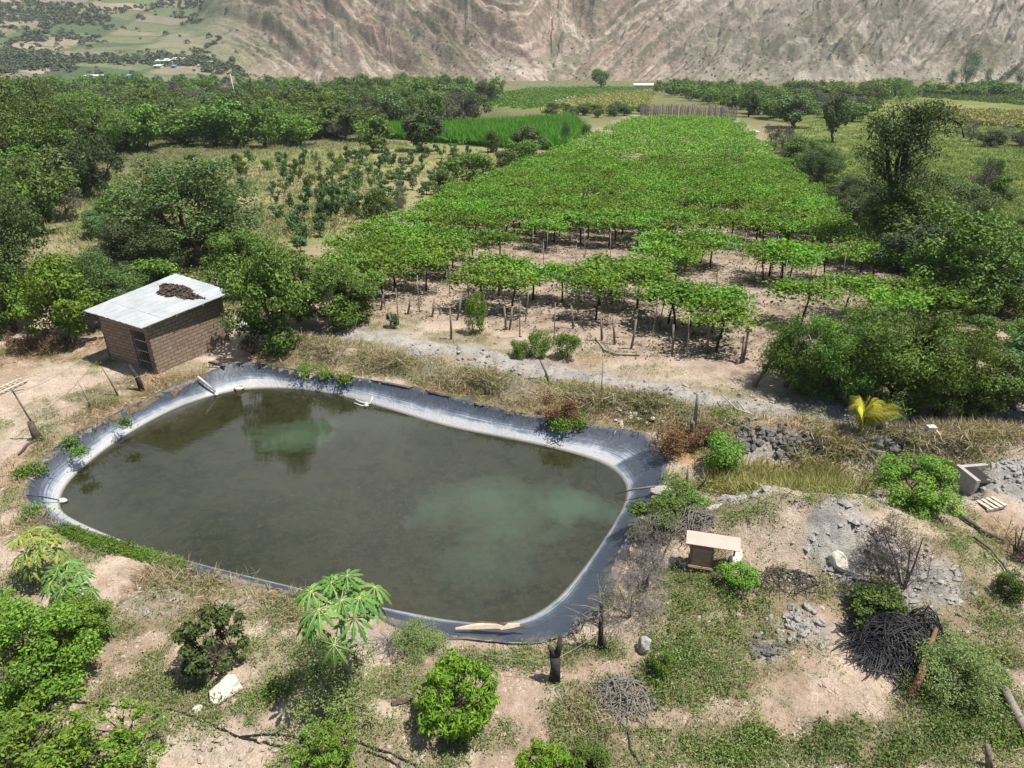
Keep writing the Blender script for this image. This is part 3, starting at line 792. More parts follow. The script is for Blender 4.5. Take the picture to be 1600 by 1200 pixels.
rc = lerp(rc, (.27, .245, .21), sstep(.12, .3, an) * sstep(.5, .64, hor) * .8)
rc = lerp(rc, (.46, .42, .36), sstep(.6, .75, fbm(mx * .05 + 70, my * .05, 4)) * .7)
scr = sstep(.47, .62, fbm(mx * .018 + 11, my * .018 + 3, 4)) * (.35 + .65 * sstep(.5, .66, nB)) + .25 * sstep(.8, .97, gull.ravel()) * sstep(.4, .6, nB)
rc = lerp(rc, (.17, .175, .115), np.clip(scr, 0, 1) * .75)
rc = lerp(rc, (.19, .16, .135), sstep(.62, .8, tri(diag / 5.7 + .8 * w2 + .5 * (fbm(MX * .1 + 9, MY * .1, 3) - .5)).ravel()) * sstep(.4, .55, nB) * .8)
rc = lerp(rc, (.15, .15, .105), sstep(.66, .8, tri(diag / 19 + .6 * w2 + .3).ravel()) * sstep(.42, .55, nA) * .6)
rc = lerp(rc, (.14, .135, .105), sstep(.56, .66, nC) * .55)
rc = np.clip(.275 + (rc - .275) * 1.12, .05, .7) * np.array([.95, .92, .89])
# fields on the left hill
cs = 64.0
wx = mx + 22 * (fbm(mx * .02, my * .02 + 3, 3) - .5); wy = my * 1.25 + mx * .3 + 26 * (fbm(mx * .02 + 50, my * .02, 3) - .5)
ci = np.floor(wx / cs).astype(int); cj = np.floor(wy / (cs * .55)).astype(int)
pick = _TAB[(ci * 7 + 3) & 255, (cj * 13 + 5) & 255]
fx_ = np.abs(wx / cs - ci - .5); fy_ = np.abs(wy / (cs * .55) - cj - .5)
FCOLS = np.array([(.15, .185, .10), (.19, .21, .11), (.38, .31, .225), (.11, .15, .075), (.28, .245, .165), (.30, .245, .2), (.09, .13, .065), (.17, .2, .1)])
fc = FCOLS[(pick * 7.99).astype(int)] * (.85 + .3 * nB[:, None])
fc = lerp(fc, (.09, .12, .055), sstep(.4, .48, np.maximum(fx_, fy_)) * .8)
fc = lerp(fc, (.12, .145, .08), sstep(.45, .6, fbm(mx * .013 + 20, my * .02, 4)) * .35)
fc = lerp(fc, (.36, .30, .23), sstep(.5, .62, nA) * .55 * sstep(560, 760, my))
mc = fc * .85 * (1 - st[:, None]) + rc * st[:, None]
ni, nj = MX.shape
mi = np.arange(ni * nj).reshape(ni, nj)
MQ = np.stack([mi[:-1, :-1], mi[:-1, 1:], mi[1:, 1:], mi[1:, :-1]], -1).reshape(-1, 4)
m, nt, out = new_mat('mountain_rock')
vc = N(nt, 'ShaderNodeVertexColor', layer_name='Col'); v = coord(nt)
c = mixc(nt, .8, vc.outputs['Color'], ramp(nt, noise(nt, .45, 6, .7, v), [(.3, (.68, .66, .64)), (.5, (1, 1, 1)), (.72, (1.2, 1.2, 1.18))]), 'MULTIPLY')
b = N(nt, 'ShaderNodeBsdfPrincipled', i_Roughness=1.0); b.inputs['Specular IOR Level'].default_value = .05
nt.links.new(c, b.inputs['Base Color'])
nt.links.new(bump(nt, noise(nt, .3, 7, .7, v), .7, 3.0), b.inputs['Normal'])
nt.links.new(b.outputs[0], out.inputs['Surface'])
mm = mesh_np('mountain', np.stack([mx, my, mz], 1), MQ, smooth=False, mats=[m])
ca = mm.color_attributes.new('Col', 'FLOAT_COLOR', 'POINT')
ca.data.foreach_set('color', np.concatenate([np.clip(mc, 0, 1), np.ones((len(mc), 1))], 1).astype(np.float32).ravel())
tag(link('mountain', mm), kind='structure')

def mheight(x, y):
    i = np.clip(np.searchsorted(mys, y) - 1, 0, ni - 2); fy = (y - mys[i]) / (mys[i + 1] - mys[i])
    r = (x - mxs[0]) / (mxs[1] - mxs[0]); j = np.clip(r.astype(int), 0, nj - 2); fx = r - j
    return (MZ[i, j] * (1 - fx) + MZ[i, j + 1] * fx) * (1 - fy) + (MZ[i + 1, j] * (1 - fx) + MZ[i + 1, j + 1] * fx) * fy

def MP(px, py):
    """point of the mountain under a pixel"""
    d = ray(px, py); t = 430 / d[1]
    while t < 1600:
        p = d * t
        if p[1] > mys[0] and H + p[2] < mheight(np.array([p[0]]), np.array([p[1]]))[0]: break
        if H + p[2] < -0.05 * (p[1] - 36): break
        t += 1.0
    return Vector((p[0], p[1], H + p[2]))

def blob_leaves(rng, centres, radii, per, L, W, up=.6):
    k = np.repeat(np.arange(len(centres)), per)
    d = rdir(rng, len(k)); d[:, 2] = abs(d[:, 2]) * 1.0
    pos = centres[k] + d * (radii[k][:, None]) * (.55 + .45 * rng.rand(len(k), 1)) * np.array([1, 1, .8])
    nrm = d + np.array([0, 0, up]) + rng.normal(size=d.shape) * .35
    return leaf_geo(pos, nrm, rdir(rng, len(k)), L * radii[k], W * radii[k])

# scrub and far trees over the mountain and the farmed hill: nobody could count them
rng = np.random.RandomState(3)
n = 85000
u = rng.uniform(-.95, .95, n); yy = 480 + 480 * rng.rand(n) ** 1.1; xx = u * yy
w_ = np.interp(yy, [480, 800], [1, 1])
a_ = sstep(-.42, -.24, u + (fbm(xx * .006, yy * .006, 3) - .5) * .12)
dens = np.where(a_ > .5, .10 + .75 * sstep(.45, .62, fbm(xx * .018 + 11, yy * .018 + 3, 4)), 0)
wx = xx + 22 * (fbm(xx * .02, yy * .02 + 3, 3) - .5); wy = yy * 1.25 + xx * .3 + 26 * (fbm(xx * .02 + 50, yy * .02, 3) - .5)
fx_ = np.abs(wx / cs - np.floor(wx / cs) - .5); fy_ = np.abs(wy / (cs * .55) - np.floor(wy / (cs * .55)) - .5)
hedge = sstep(.38, .47, np.maximum(fx_, fy_)) * sstep(.42, .6, fbm(xx * .012 + 60, yy * .012, 3)) + .7 * sstep(.58, .68, fbm(xx * .012 + 80, yy * .016, 4))
dens = np.where(yy > 800, 0, dens)
dens = np.maximum(dens * .3, (1 - a_) * np.clip(hedge * 1.1 + .015, 0, 1) * .6)
kp = rng.rand(n) < dens
xx, yy, aa = xx[kp], yy[kp], a_[kp]
rad = np.where(aa > .5, .35 + .75 * rng.rand(len(xx)) ** 2, 1.0 + 2.4 * rng.rand(len(xx)) ** 1.5)
cz = mheight(xx, yy) + rad * .3
V, Q = blob_leaves(rng, np.stack([xx, yy, cz], 1), rad, 26, .75, .6)
M['scrub'] = leafmat('far_scrub', [(.035, .05, .025), (.05, .07, .03), (.075, .1, .04), (.1, .12, .06)], var=.05, trans=.1)
tag(link('hillside_scrub', mesh_np('hillside_scrub', V, Q, mats=[M['scrub']])), kind='stuff')

# ------------------------------------------------------------------ plant templates (height 1, width about 1)
def crown_arrays(rng, n, clumps=16, cr=.2, leaf=.05, lw=.5, rz=.38, cz=.6, droop=0.0, up=.5, low=.75, shell=.55, hollow=.35):
    d = rdir(rng, clumps); r = (hollow + (1 - hollow) * rng.rand(clumps, 1)) ** .6
    c = d * r * np.array([.5 - cr * .6, .5 - cr * .6, rz])
    c[:, 2] = np.where(c[:, 2] < 0, c[:, 2] * low, c[:, 2]) + cz
    cs_ = cr * rng.uniform(.65, 1.3, clumps)
    k = rng.choice(clumps, n, p=cs_ ** 2 / (cs_ ** 2).sum())
    dd = rdir(rng, n)
    pos = c[k] + dd * cs_[k][:, None] * (shell + (1 - shell) * rng.rand(n, 1)) * np.array([1, 1, .8])
    nrm = dd * .8 + np.array([0, 0, up]) + rng.normal(size=(n, 3)) * .45
    ax = rdir(rng, n) + np.array([0, 0, -droop]) + dd * droop * .7
    Ls = leaf * rng.uniform(.7, 1.25, n)
    return leaf_geo(pos, nrm, ax, Ls, Ls * lw), c, cs_

def trunk_mb(rng, c, cz, r0=.035, lean=.05, limbs=7, twist=.04, split=.35, multi=1):
    mb = MB()
    for q in range(multi):
        off = np.zeros(3) if multi == 1 else np.append(rng.normal(size=2) * .06, 0)
        top = np.array([rng.normal() * lean, rng.normal() * lean, cz * (split + .25)]) + off * 2
        pts = np.array([off * (1 - t) + top * t + np.append(rng.normal(size=2) * twist * t * (1 - t) * 3, 0) for t in np.linspace(0, 1, 6)])
        mb.tube(pts, np.linspace(r0 * 1.25, r0 * .6, 6) / math.sqrt(multi), 7)
        o = rng.permutation(len(c))[:limbs]
        for i in o:
            st_ = pts[rng.randint(2, 6)]
            mid = (st_ + c[i]) / 2 + rng.normal(size=3) * .035 + np.array([0, 0, .02])
            mb.tube([st_, mid, c[i]], [r0 * .5, r0 * .3, r0 * .12], 5)
    return mb

TPL = {}
def make_tpl(name, mat, bark, seeds, **kw):
    tk = {k[2:]: kw.pop(k) for k in list(kw) if k.startswith('t_')}
    var = []
    for sd in seeds:
        rng = np.random.RandomState(sd)
        (V, Q), c, cs_ = crown_arrays(rng, **kw)
        tm_ = trunk_mb(rng, c, kw.get('cz', .6), **tk)
        top = V[:, 2].max(); wid = np.percentile(np.abs(V[:, :2]), 99)
        S = np.array([.5 / wid, .5 / wid, 1 / top])
        V = V * S; tm_.V = [a * S for a in tm_.V]
        var.append((mesh_np(name + '_crown', V, Q, mats=[M[mat]]), tm_.mesh(name + '_trunk', [M[bark]], True)))
    TPL[name] = var

make_tpl('broad', 'dark', 'bark', (1, 2, 3), n=24000, clumps=80, cr=.115, leaf=.023, lw=.5, rz=.44, cz=.54, low=1.05, hollow=.25)
make_tpl('broadmid', 'mid', 'bark', (4, 5, 6), n=11000, clumps=52, cr=.125, leaf=.036, lw=.5, rz=.44, cz=.54, low=1.05, hollow=.25)
make_tpl('broadbright', 'bright', 'bark', (7, 8), n=9000, clumps=44, cr=.13, leaf=.042, lw=.5, rz=.4, cz=.52, low=1)
make_tpl('olivetree', 'olive', 'bark', (9, 10, 11), n=13000, clumps=60, cr=.12, leaf=.03, lw=.32, rz=.42, cz=.55, low=1)
make_tpl('bluetree', 'blue', 'bark', (12, 13), n=5000, clumps=24, cr=.14, leaf=.05, lw=.4, rz=.4, cz=.56, low=1)
make_tpl('feather', 'feather', 'bark', (14, 15, 16), n=20000, clumps=70, cr=.13, leaf=.034, lw=.26, rz=.42, cz=.5, low=1.1, up=.2, shell=.15, hollow=.2, t_multi=2)
make_tpl('bush', 'mid', 'bark', (17, 18, 19), n=4500, clumps=22, cr=.17, leaf=.055, lw=.5, rz=.42, cz=.45, low=1, t_r0=.02, t_multi=2)
make_tpl('bushbright', 'bright', 'bark', (20, 21), n=3600, clumps=24, cr=.17, leaf=.05, lw=.5, rz=.42, cz=.45, low=1, t_r0=.02, t_multi=2)
make_tpl('sapling', 'blue', 'bark', (22, 23, 24), n=420, clumps=9, cr=.17, leaf=.15, lw=.42, rz=.4, cz=.58, low=1, t_r0=.018, t_limbs=4)
make_tpl('sapsmall', 'olive', 'bark', (61, 62), n=500, clumps=12, cr=.18, leaf=.12, lw=.4, rz=.4, cz=.5, low=1, t_r0=.018, t_limbs=4)
make_tpl('fartree', 'mid', 'bark', (25, 26, 27, 28), n=2400, clumps=24, cr=.17, leaf=.066, lw=.55, rz=.36, cz=.58, low=1)
make_tpl('fardark', 'dark', 'bark', (29, 30, 31, 32), n=3600, clumps=26, cr=.16, leaf=.062, lw=.55, rz=.36, cz=.58, low=1)
make_tpl('farolive', 'olive', 'bark', (33, 34, 35), n=3600, clumps=28, cr=.15, leaf=.06, lw=.45, rz=.34, cz=.6, low=.9)
make_tpl('fargrey', 'grey', 'barkgrey', (36, 37), n=2000, clumps=26, cr=.15, leaf=.05, lw=.3, rz=.36, cz=.58, low=.9)
make_tpl('farbright', 'bright', 'bark', (38, 39), n=2200, clumps=22, cr=.16, leaf=.066, lw=.5, rz=.38, cz=.56, low=1)
make_tpl('poplar', 'blue', 'bark', (40, 41), n=2200, clumps=34, cr=.2, leaf=.06, lw=.4, rz=.45, cz=.5, low=1)
make_tpl('citrus', 'bright', 'bark', (51, 52), n=13000, clumps=80, cr=.095, leaf=.031, lw=.5, rz=.42, cz=.48, low=1, t_r0=.02, t_multi=3)
make_tpl('loose', 'bright', 'bark', (57, 58), n=4600, clumps=110, cr=.07, leaf=.036, lw=.5, rz=.4, cz=.5, low=1, hollow=.1, shell=.1, t_r0=.015, t_multi=3, t_limbs=12)
make_tpl('mango', 'mangoleaf', 'bark', (53,), n=6500, clumps=120, cr=.085, leaf=.075, lw=.26, rz=.42, cz=.46, low=1.15, droop=.9, hollow=.55, t_r0=.02)
make_tpl('darkshrub', 'dark', 'bark', (54,), n=3600, clumps=30, cr=.1, leaf=.055, lw=.6, rz=.4, cz=.56, low=1, t_r0=.02, t_multi=4, t_limbs=8)
make_tpl('greyshrub', 'weed', 'bark', (55, 56), n=7000, clumps=40, cr=.14, leaf=.03, lw=.35, rz=.36, cz=.45, low=1, t_r0=.012, t_multi=4)

used = {}
def tree_at(tpl, loc, h, w, name, label, cat='tree', group=None, parts=('trunk', 'crown'), rz=None, tilt=None, rng=random.Random(5)):
    v = TPL[tpl]; i = used.get(tpl, 0); used[tpl] = i + 1
    cme, tme = v[i % len(v)]
    e = empty(name, loc, rng.uniform(0, 6.28) if rz is None else rz)
    if tilt: e.rotation_euler = tilt
    e.scale = (w * rng.uniform(.95, 1.05), w * rng.uniform(.95, 1.05), h)
    tag(e, label, cat, group)
    link(parts[0], tme, e); link(parts[1], cme, e)
    return e

def tree(tpl, px, py, hpx, wpx, name, label, cat='tree', group=None, **kw):
    p = G(px, py); s_ = scale_at(p)
    return tree_at(tpl, (p.x, p.y, p.z - .05), hpx * s_ / .9, wpx * s_, name, label, cat, group, **kw)

# ------------------------------------------------------------------ named trees and bushes of the middle ground
tree('broad', 305, 415, 150, 205, 'mango_tree', 'large dark green mango tree with a wide crown behind the adobe hut', rz=.4)
tree('broad', 232, 440, 100, 130, 'mango_tree', 'dark green tree pressed against the back of the adobe hut roof')
tree('broadmid', 425, 548, 165, 130, 'leafy_tree', 'green tree with visible stems beside the right end of the adobe hut')
tree('fargrey', 436, 452, 70, 62, 'withered_shrub', 'withered brown grey top rising behind the tree beside the hut', 'shrub')
tree('broadmid', 528, 508, 100, 120, 'leafy_tree', 'leafy tree at the near left corner of the vineyard')
tree('broadbright', 112, 535, 130, 130, 'leafy_bush', 'bright green rounded bush left of the adobe hut', 'bush')
tree('broad', 175, 505, 110, 110, 'leafy_tree', 'dark tree touching the left edge of the white hut roof')
tree('broad', 18, 505, 235, 150, 'mango_tree', 'tall dark tree at the left border above the bare dirt')
tree('broadmid', 20, 520, 110, 90, 'leafy_bush', 'green bush under the tall dark tree at the left border', 'bush')
tree('bluetree', 165, 310, 100, 62, 'leafy_tree', 'slim blue green tree on bare ground among the left orchard')
tree('broadmid', 150, 480, 75, 80, 'leafy_bush', 'green bush just behind the bright rounded bush near the hut', 'bush')
tree('broadmid', 390, 455, 95, 110, 'mango_tree', 'dark tree rising just behind the right corner of the hut roof')
tree('broadmid', 205, 345, 45, 75, 'leafy_bush', 'low bush on dry ground left of the large mango tree', 'bush')
tree('bluetree', 152, 372, 40, 45, 'leafy_bush', 'small round bush standing alone on the dry clearing', 'bush')
tree('olivetree', 40, 285, 150, 190, 'olive_green_tree', 'broad olive green feathery tree at the left border of the wood')
tree('olivetree', 150, 252, 95, 130, 'olive_green_tree', 'olive feathery tree next to the broad one at the left border')
tree('bluetree', 80, 300, 60, 70, 'leafy_bush', 'blue green bush below the broad olive tree at the left', 'bush')
tree('fartree', 585, 238, 50, 58, 'leafy_tree', 'round dark tree at the edge of the yellow clearing before the wood')
tree('fardark', 660, 236, 56, 66, 'leafy_tree', 'umbrella shaped tree with a dark trunk beside the bright cane field')
tree('bush', 735, 298, 55, 75, 'leafy_bush', 'spreading dark bush near the left edge of the far vineyard', 'bush')
tree('bush', 690, 305, 36, 36, 'leafy_bush', 'smaller bush left of the spreading dark bush', 'bush')
tree('bush', 815, 268, 45, 62, 'leafy_bush', 'dark bush between the cane field and the vineyard corner', 'bush')
tree('bush', 768, 238, 32, 30, 'leafy_bush', 'small dark bush in front of the cane field', 'bush')
tree('fardark', 822, 243, 42, 50, 'leafy_tree', 'pair like dense dark tree in front of the cane field')
tree('bush', 785, 275, 36, 45, 'leafy_bush', 'bush at the foot of the dark trees by the cane field', 'bush')
tree('poplar', 882, 230, 36, 16, 'slim_tree', 'slim grey green tree at the right end of the cane field')
tree('bush', 915, 215, 20, 18, 'leafy_bush', 'little bush by the vineyard edge past the cane field', 'bush')
tree('fartree', 938, 139, 28, 30, 'round_tree', 'lone round green tree at the foot of the mountain')
tree('fartree', 696, 145, 26, 20, 'leafy_tree', 'light green pointed tree standing above the wood beneath the mountain')
# right of the vineyard
tree('fardark', 1300, 222, 66, 44, 'leafy_tree', 'dark tree standing alone in the upper right meadow')
tree('fardark', 1240, 200, 46, 74, 'leafy_tree', 'wide flat dark tree left of the upper right meadow')
tree('broad', 1275, 298, 64, 72, 'leafy_tree', 'green tree half way along the right edge of the vineyard')
tree('fargrey', 1222, 240, 40, 42, 'withered_shrub', 'grey bare shrub by the far right edge of the vineyard', 'shrub')
tree('bush', 1255, 258, 40, 48, 'leafy_bush', 'dark bush beyond the grey shrub at the vineyard edge', 'bush')
tree('broad', 1322, 340, 62, 84, 'leafy_tree', 'dark bushy tree at the vineyard edge left of the gnarled tree')
tree('broadmid', 1395, 410, 115, 125, 'leafy_tree', 'dark dense tree beside the vineyard under the gnarled tree')
tree('broad', 1475, 385, 95, 130, 'leafy_tree', 'widest dark crown below the gnarled tree on the meadow side')
tree('broadmid', 1492, 486, 150, 160, 'leafy_tree', 'dark tree at the near right corner of the vineyard')
tree('bluetree', 1425, 455, 100, 110, 'leafy_bush', 'blue green bush at the vineyard edge beside the dark trees', 'bush')
tree('bluetree', 1550, 474, 90, 110, 'leafy_bush', 'blue green bush right of the dark corner tree', 'bush')
tree('fargrey', 1530, 305, 52, 62, 'withered_shrub', 'grey leafless shrub on the right meadow', 'shrub')
tree('bush', 1565, 312, 36, 40, 'leafy_bush', 'thin bush on the meadow near the right border', 'bush')
tree('bush', 1545, 296, 45, 30, 'leafy_bush', 'upright green bush between the grey shrub and the thin bush', 'bush')
tree('bush', 1598, 366, 26, 34, 'leafy_bush', 'small dark bush at the right border of the meadow', 'bush')
tree('poplar', 1510, 130, 46, 30, 'tall_poplar', 'tallest dark poplar against the mountain at the upper right')
tree('poplar', 1486, 132, 22, 16, 'tall_poplar', 'short dark poplar left of the tallest poplar')
tree('poplar', 1541, 132, 24, 13, 'tall_poplar', 'thin poplar right of the tallest poplar')
tree('poplar', 1552, 136, 46, 16, 'tall_poplar', 'dark poplar leaning far over to the right', tilt=(0, math.radians(42), 0))
tree('poplar', 1594, 130, 22, 24, 'tall_poplar', 'dark tree at the upper right border against the mountain')
# hedge along the ditch
for a, lab in [((1236, 606, 108, 112), 'pale feathery bush at the left end of the hedge by the ditch track'),
               ((1300, 624, 130, 140), 'feathery green bush, second from the left of the hedge'),
               ((1378, 636, 160, 170), 'tallest feathery green bush in the middle of the hedge'),
               ((1446, 642, 150, 150), 'feathery bush just right of the tallest one in the hedge'),
               ((1335, 590, 110, 130), 'feathery bush behind the middle of the hedge')]:
    tree('feather', *a, 'feathery_bush', lab, 'bush', 'feathery hedge bushes by the ditch')
tree('broadmid', 1512, 650, 110, 120, 'leafy_bush', 'brighter leafy bush at the right end of the hedge', 'bush')
tree('bluetree', 1580, 642, 115, 120, 'leafy_bush', 'blue green bush at the right border behind the ditch', 'bush')
tree('broadmid', 1590, 560, 70, 80, 'leafy_bush', 'dark bush at the right border above the hedge', 'bush')
tree('bush', 1520, 540, 50, 60, 'leafy_bush', 'loose green bush between the hedge and the corner tree', 'bush')
# front of the vineyard
tree('bushbright', 842, 556, 44, 38, 'leafy_bush', 'bright rounded little bush in front of the first vine row', 'bush')
tree('bushbright', 886, 560, 42, 40, 'leafy_bush', 'little bush on a stem right of the bright rounded one', 'bush')
tree('bush', 812, 556, 26, 34, 'leafy_bush', 'low bush left of the bright rounded little bush', 'bush')
tree('bushbright', 745, 520, 64, 34, 'leafy_bush', 'narrow leafy vine bush at the left end of the first vine row', 'bush')
tree('sapling', 617, 512, 24, 24, 'young_tree', 'small bluish sapling between the fence stakes before the vines', 'sapling')
tree('bushbright', 1122, 738, 66, 70, 'leafy_bush', 'bright green weed bush right of the tall fence post', 'bush')
tree('bush', 1395, 745, 30, 30, 'leafy_bush', 'small bush between the yellow grass and the big round bush', 'bush')
tree('citrus', 1425, 788, 78, 135, 'round_bush', 'big round bright green bush beside the muddy ditch', 'bush')
tree('bushbright', 1490, 722, 30, 30, 'leafy_bush', 'small green weed on the ditch bank', 'bush')

for t, a, lab in [
               ('bush', (250, 470, 60, 90), 'dark bush squeezed behind the hut roof'), ('broadmid', (470, 500, 110, 90), 'leafy tree between the hut tree and the vineyard corner'),
               
               ('bush', (560, 500, 60, 70), 'low bush under the leafy tree at the vineyard corner'),
               ('bluetree', (255, 330, 50, 60), 'blue green bush on the clearing above the large mango tree')]:
    tree(t, *a, 'leafy_tree' if t != 'bush' else 'leafy_bush', lab, 'tree' if t != 'bush' else 'bush')
for t, a, lab in [('broad', (1350, 375, 80, 100), 'dark bush at the vineyard edge just left of the gnarled tree'), ('broadmid', (1440, 425, 85, 110), 'dark crown in front of the gnarled tree trunk'),
               ('feather', (1470, 500, 70, 90), 'feathery bush at the foot of the dark corner tree'), ('bush', (1300, 318, 44, 56), 'dark low bush along the vineyard edge above the meadow'),
               ('broadmid', (1545, 430, 90, 95), 'dark crown at the meadow side of the corner trees'), ('bush', (1240, 268, 40, 46), 'small dark bush along the far vineyard edge'),
               ('bush', (1590, 500, 50, 70), 'bush at the right border beside the corner trees')]:
    tree(t, *a, 'leafy_tree' if 'broad' in t else 'leafy_bush', lab, 'tree' if 'broad' in t else 'bush')

# gnarled half dead tree
def pxat(px, py, y):
    d = ray(px, py); t = y / d[1]; return np.array([d[0] * t, d[1] * t, H + d[2] * t])
gp = G(1388, 408); Y0 = gp.y
mb = MB()
def limb(pts, r0, r1, dy=0.0, n=7):
    q = [pxat(a, b, Y0 + dy * i) for i, (a, b) in enumerate(pts)]
    mb.tube(q, np.linspace(r0, r1, len(q)), n)
    return q
limb([(1386, 410), (1394, 340), (1398, 300), (1410, 265), (1414, 225), (1425, 212)], .24, .1)
limb([(1398, 300), (1402, 250), (1418, 215), (1455, 200), (1478, 192)], .15, .04, .4)
limb([(1414, 225), (1440, 205), (1462, 205)], .16, .05, -.3)
limb([(1412, 340), (1412, 290), (1418, 225)], .17, .09, .1)
limb([(1388, 265), (1386, 220), (1372, 196)], .14, .03, .3); limb([(1386, 225), (1400, 190)], .08, .03)
limb([(1396, 320), (1386, 240), (1388, 195), (1396, 172)], .16, .03, .3)
tips = []
rng = np.random.RandomState(12)
for i in range(34):
    a = (rng.uniform(1365, 1492), rng.uniform(165, 205)); bq = (a[0] + rng.normal() * 14, a[1] + abs(rng.normal()) * 16 + 6)
    q = limb([bq, ((a[0] + bq[0]) / 2 + rng.normal() * 4, (a[1] + bq[1]) / 2), a], .07, .015, rng.normal() * .5, 4); tips.append(q[-1]); tips.append(q[1])
for i in range(70):
    a = (rng.uniform(1345, 1470), rng.uniform(195, 390)); bq = (1398 + (a[0] - 1398) * .35, a[1] + rng.uniform(8, 30))
    q = limb([bq, ((a[0] + bq[0]) / 2 + rng.normal() * 4, (a[1] + bq[1]) / 2 - 5), a], .06, .012, rng.normal() * .7, 4); tips.append(q[-1]); tips.append(q[1])
tips = np.array(tips)
e = empty('gnarled_tree', gp)
tag(e, 'tall gnarled tree with bare dark limbs and sparse leaves standing over the dark crowns', 'tree')
loc = np.array(gp)
mb.V = [a - loc for a in mb.V]
mb.build('trunk', [M['barkdark']], e, True)
k = rng.randint(0, len(tips), 15000)
pos = tips[k] - loc + rdir(rng, 15000) * rng.uniform(.2, 1.0, (15000, 1)) * np.array([1, 1, .6])
V, Q = leaf_geo(pos, rdir(rng, 15000) + np.array([0, 0, .6]), rdir(rng, 15000), .2, .085)
link('crown', mesh_np('gnarled_crown', V, Q, mats=[M['dark']]), e)

# ------------------------------------------------------------------ woods: every tree its own object
WOOD = []
def scatter_trees(pgpx, n, kinds, hr, wr, name, label, group, seed, sep=2.6, cat='tree', sink=.1):
    rng = np.random.RandomState(seed); pg = poly(pgpx)
    lo, hi = pg.min(0), pg.max(0); got = []
    tries = 0
    rr = random.Random(seed)
    pgp = np.array(pgpx, float)
    while len(got) < n and tries < n * 60:
        tries += 1
        a = pgp.min(0) + rng.rand(2) * (pgp.max(0) - pgp.min(0))
        if not inside(pgp, np.array([a[0]]), np.array([a[1]]))[0]: continue
        p = G(a[0], a[1])
        if any((p.x - q[0]) ** 2 + (p.y - q[1]) ** 2 < sep ** 2 for q in got[-140:]): continue
        got.append((p.x, p.y))
        h = rng.uniform(*hr); w = rng.uniform(*wr)
        kd = kinds[rng.randint(len(kinds))]
        (WOOD.append if name == 'wood_tree' else lambda a: tree_at(*a[0], **a[1]))(((kd, (p.x, p.y, p.z - sink * h), h * (1 + sink), w, name, label[kd] if isinstance(label, dict) else label, cat, group), dict(rng=rr)))

WL = {'fartree': 'mid green tree in the dense wood beyond the orchard', 'fardark': 'dark green tree in the dense wood beyond the orchard',
      'farolive': 'olive green tree in the dense wood beyond the orchard', 'fargrey': 'greyish half bare tree in the dense wood',
      'farbright': 'bright green tree in the dense wood beyond the orchard'}
mixk = ['fartree', 'fardark', 'farbright', 'fartree', 'farolive', 'farolive', 'fargrey', 'fartree', 'fardark']
scatter_trees([(-40, 145), (60, 136), (420, 133), (640, 135), (790, 146), (760, 165), (300, 165), (-40, 170)], 150, mixk, (5, 9), (6, 10), 'wood_tree', WL, 'trees of the dense wood', 21, 5)
scatter_trees([(-40, 170), (300, 165), (700, 165), (780, 185), (700, 195), (300, 200), (-40, 215)], 130, mixk, (4.5, 8), (6, 9), 'wood_tree', WL, 'trees of the dense wood', 22, 3.2)
scatter_trees([(-40, 215), (300, 200), (560, 200), (600, 215), (520, 226), (420, 232), (300, 232), (120, 258), (-40, 275)], 90, mixk + ['farbright'], (4.5, 7.5), (5, 8), 'wood_tree', WL, 'trees of the dense wood', 23, 2.8)
scatter_trees([(-40, 270), (60, 262), (140, 275), (120, 320), (60, 390), (-60, 430)], 26, ['fardark', 'fartree', 'farolive'], (3.5, 6), (4, 6), 'wood_tree',
              {'fartree': 'mid green tree at the left border of the clearing', 'fardark': 'dark tree at the left border of the clearing', 'farolive': 'olive tree at the left border of the clearing'}, 'trees at the left border of the clearing', 24, 2.2)
RL = {k: v.replace('in the dense wood', 'in the wood right of the vineyard').replace(' beyond the orchard', '') for k, v in WL.items()}
scatter_trees([(1020, 150), (1060, 136), (1190, 138), (1215, 165), (1210, 190), (1150, 182), (1120, 165)], 60, ['fartree', 'fardark', 'farbright', 'fartree'], (4, 7), (5, 8), 'wood_tree', RL, 'trees right of the far vineyard end', 25, 3)
scatter_trees([(1215, 150), (1300, 138), (1440, 136), (1440, 160), (1380, 165), (1330, 190), (1280, 180), (1225, 205)], 70, ['fardark', 'farolive', 'fartree', 'fargrey'], (4.5, 7.5), (6, 10), 'wood_tree',
              {k: v.replace('right of the vineyard', 'above the right meadow') for k, v in RL.items()}, 'trees above the right meadow', 26, 3.4)
scatter_trees([(1440, 140), (1620, 140), (1640, 152), (1440, 152)], 34, ['fartree', 'fardark'], (3.5, 6), (6, 9), 'wood_tree',
              {'fartree': 'green tree in the row under the poplars', 'fardark': 'dark tree in the row under the poplars'}, 'row of trees under the poplars', 27, 3.5)
scatter_trees([(1490, 205), (1640, 225), (1640, 245), (1500, 222)], 9, ['fardark', 'fargrey'], (2.2, 3.4), (3.5, 5), 'hedge_tree',
              {'fardark': 'dark hedge tree along the upper edge of the right meadow', 'fargrey': 'greyish hedge tree along the upper edge of the right meadow'}, 'hedge along the right meadow', 28, 3)
scatter_trees([(1190, 215), (1215, 225), (1330, 330), (1300, 320), (1230, 262)], 12, ['fardark', 'fartree', 'fargrey'], (1.6, 3.2), (2.2, 3.6), 'edge_bush',
              {'fardark': 'dark bush along the right edge of the vineyard', 'fartree': 'green bush along the right edge of the vineyard', 'fargrey': 'grey bush along the right edge of the vineyard'}, 'bushes along the right vineyard edge', 29, 2, 'bush')
scatter_trees([(840, 172), (1030, 172), (1000, 182), (870, 186)], 22, ['fartree', 'fardark'], (1.8, 3), (3, 5), 'hedge_tree',
              {'fartree': 'green hedge bush below the far vine fields', 'fardark': 'dark hedge bush below the far vine fields'}, 'hedge below the far vine fields', 30, 3, 'bush')
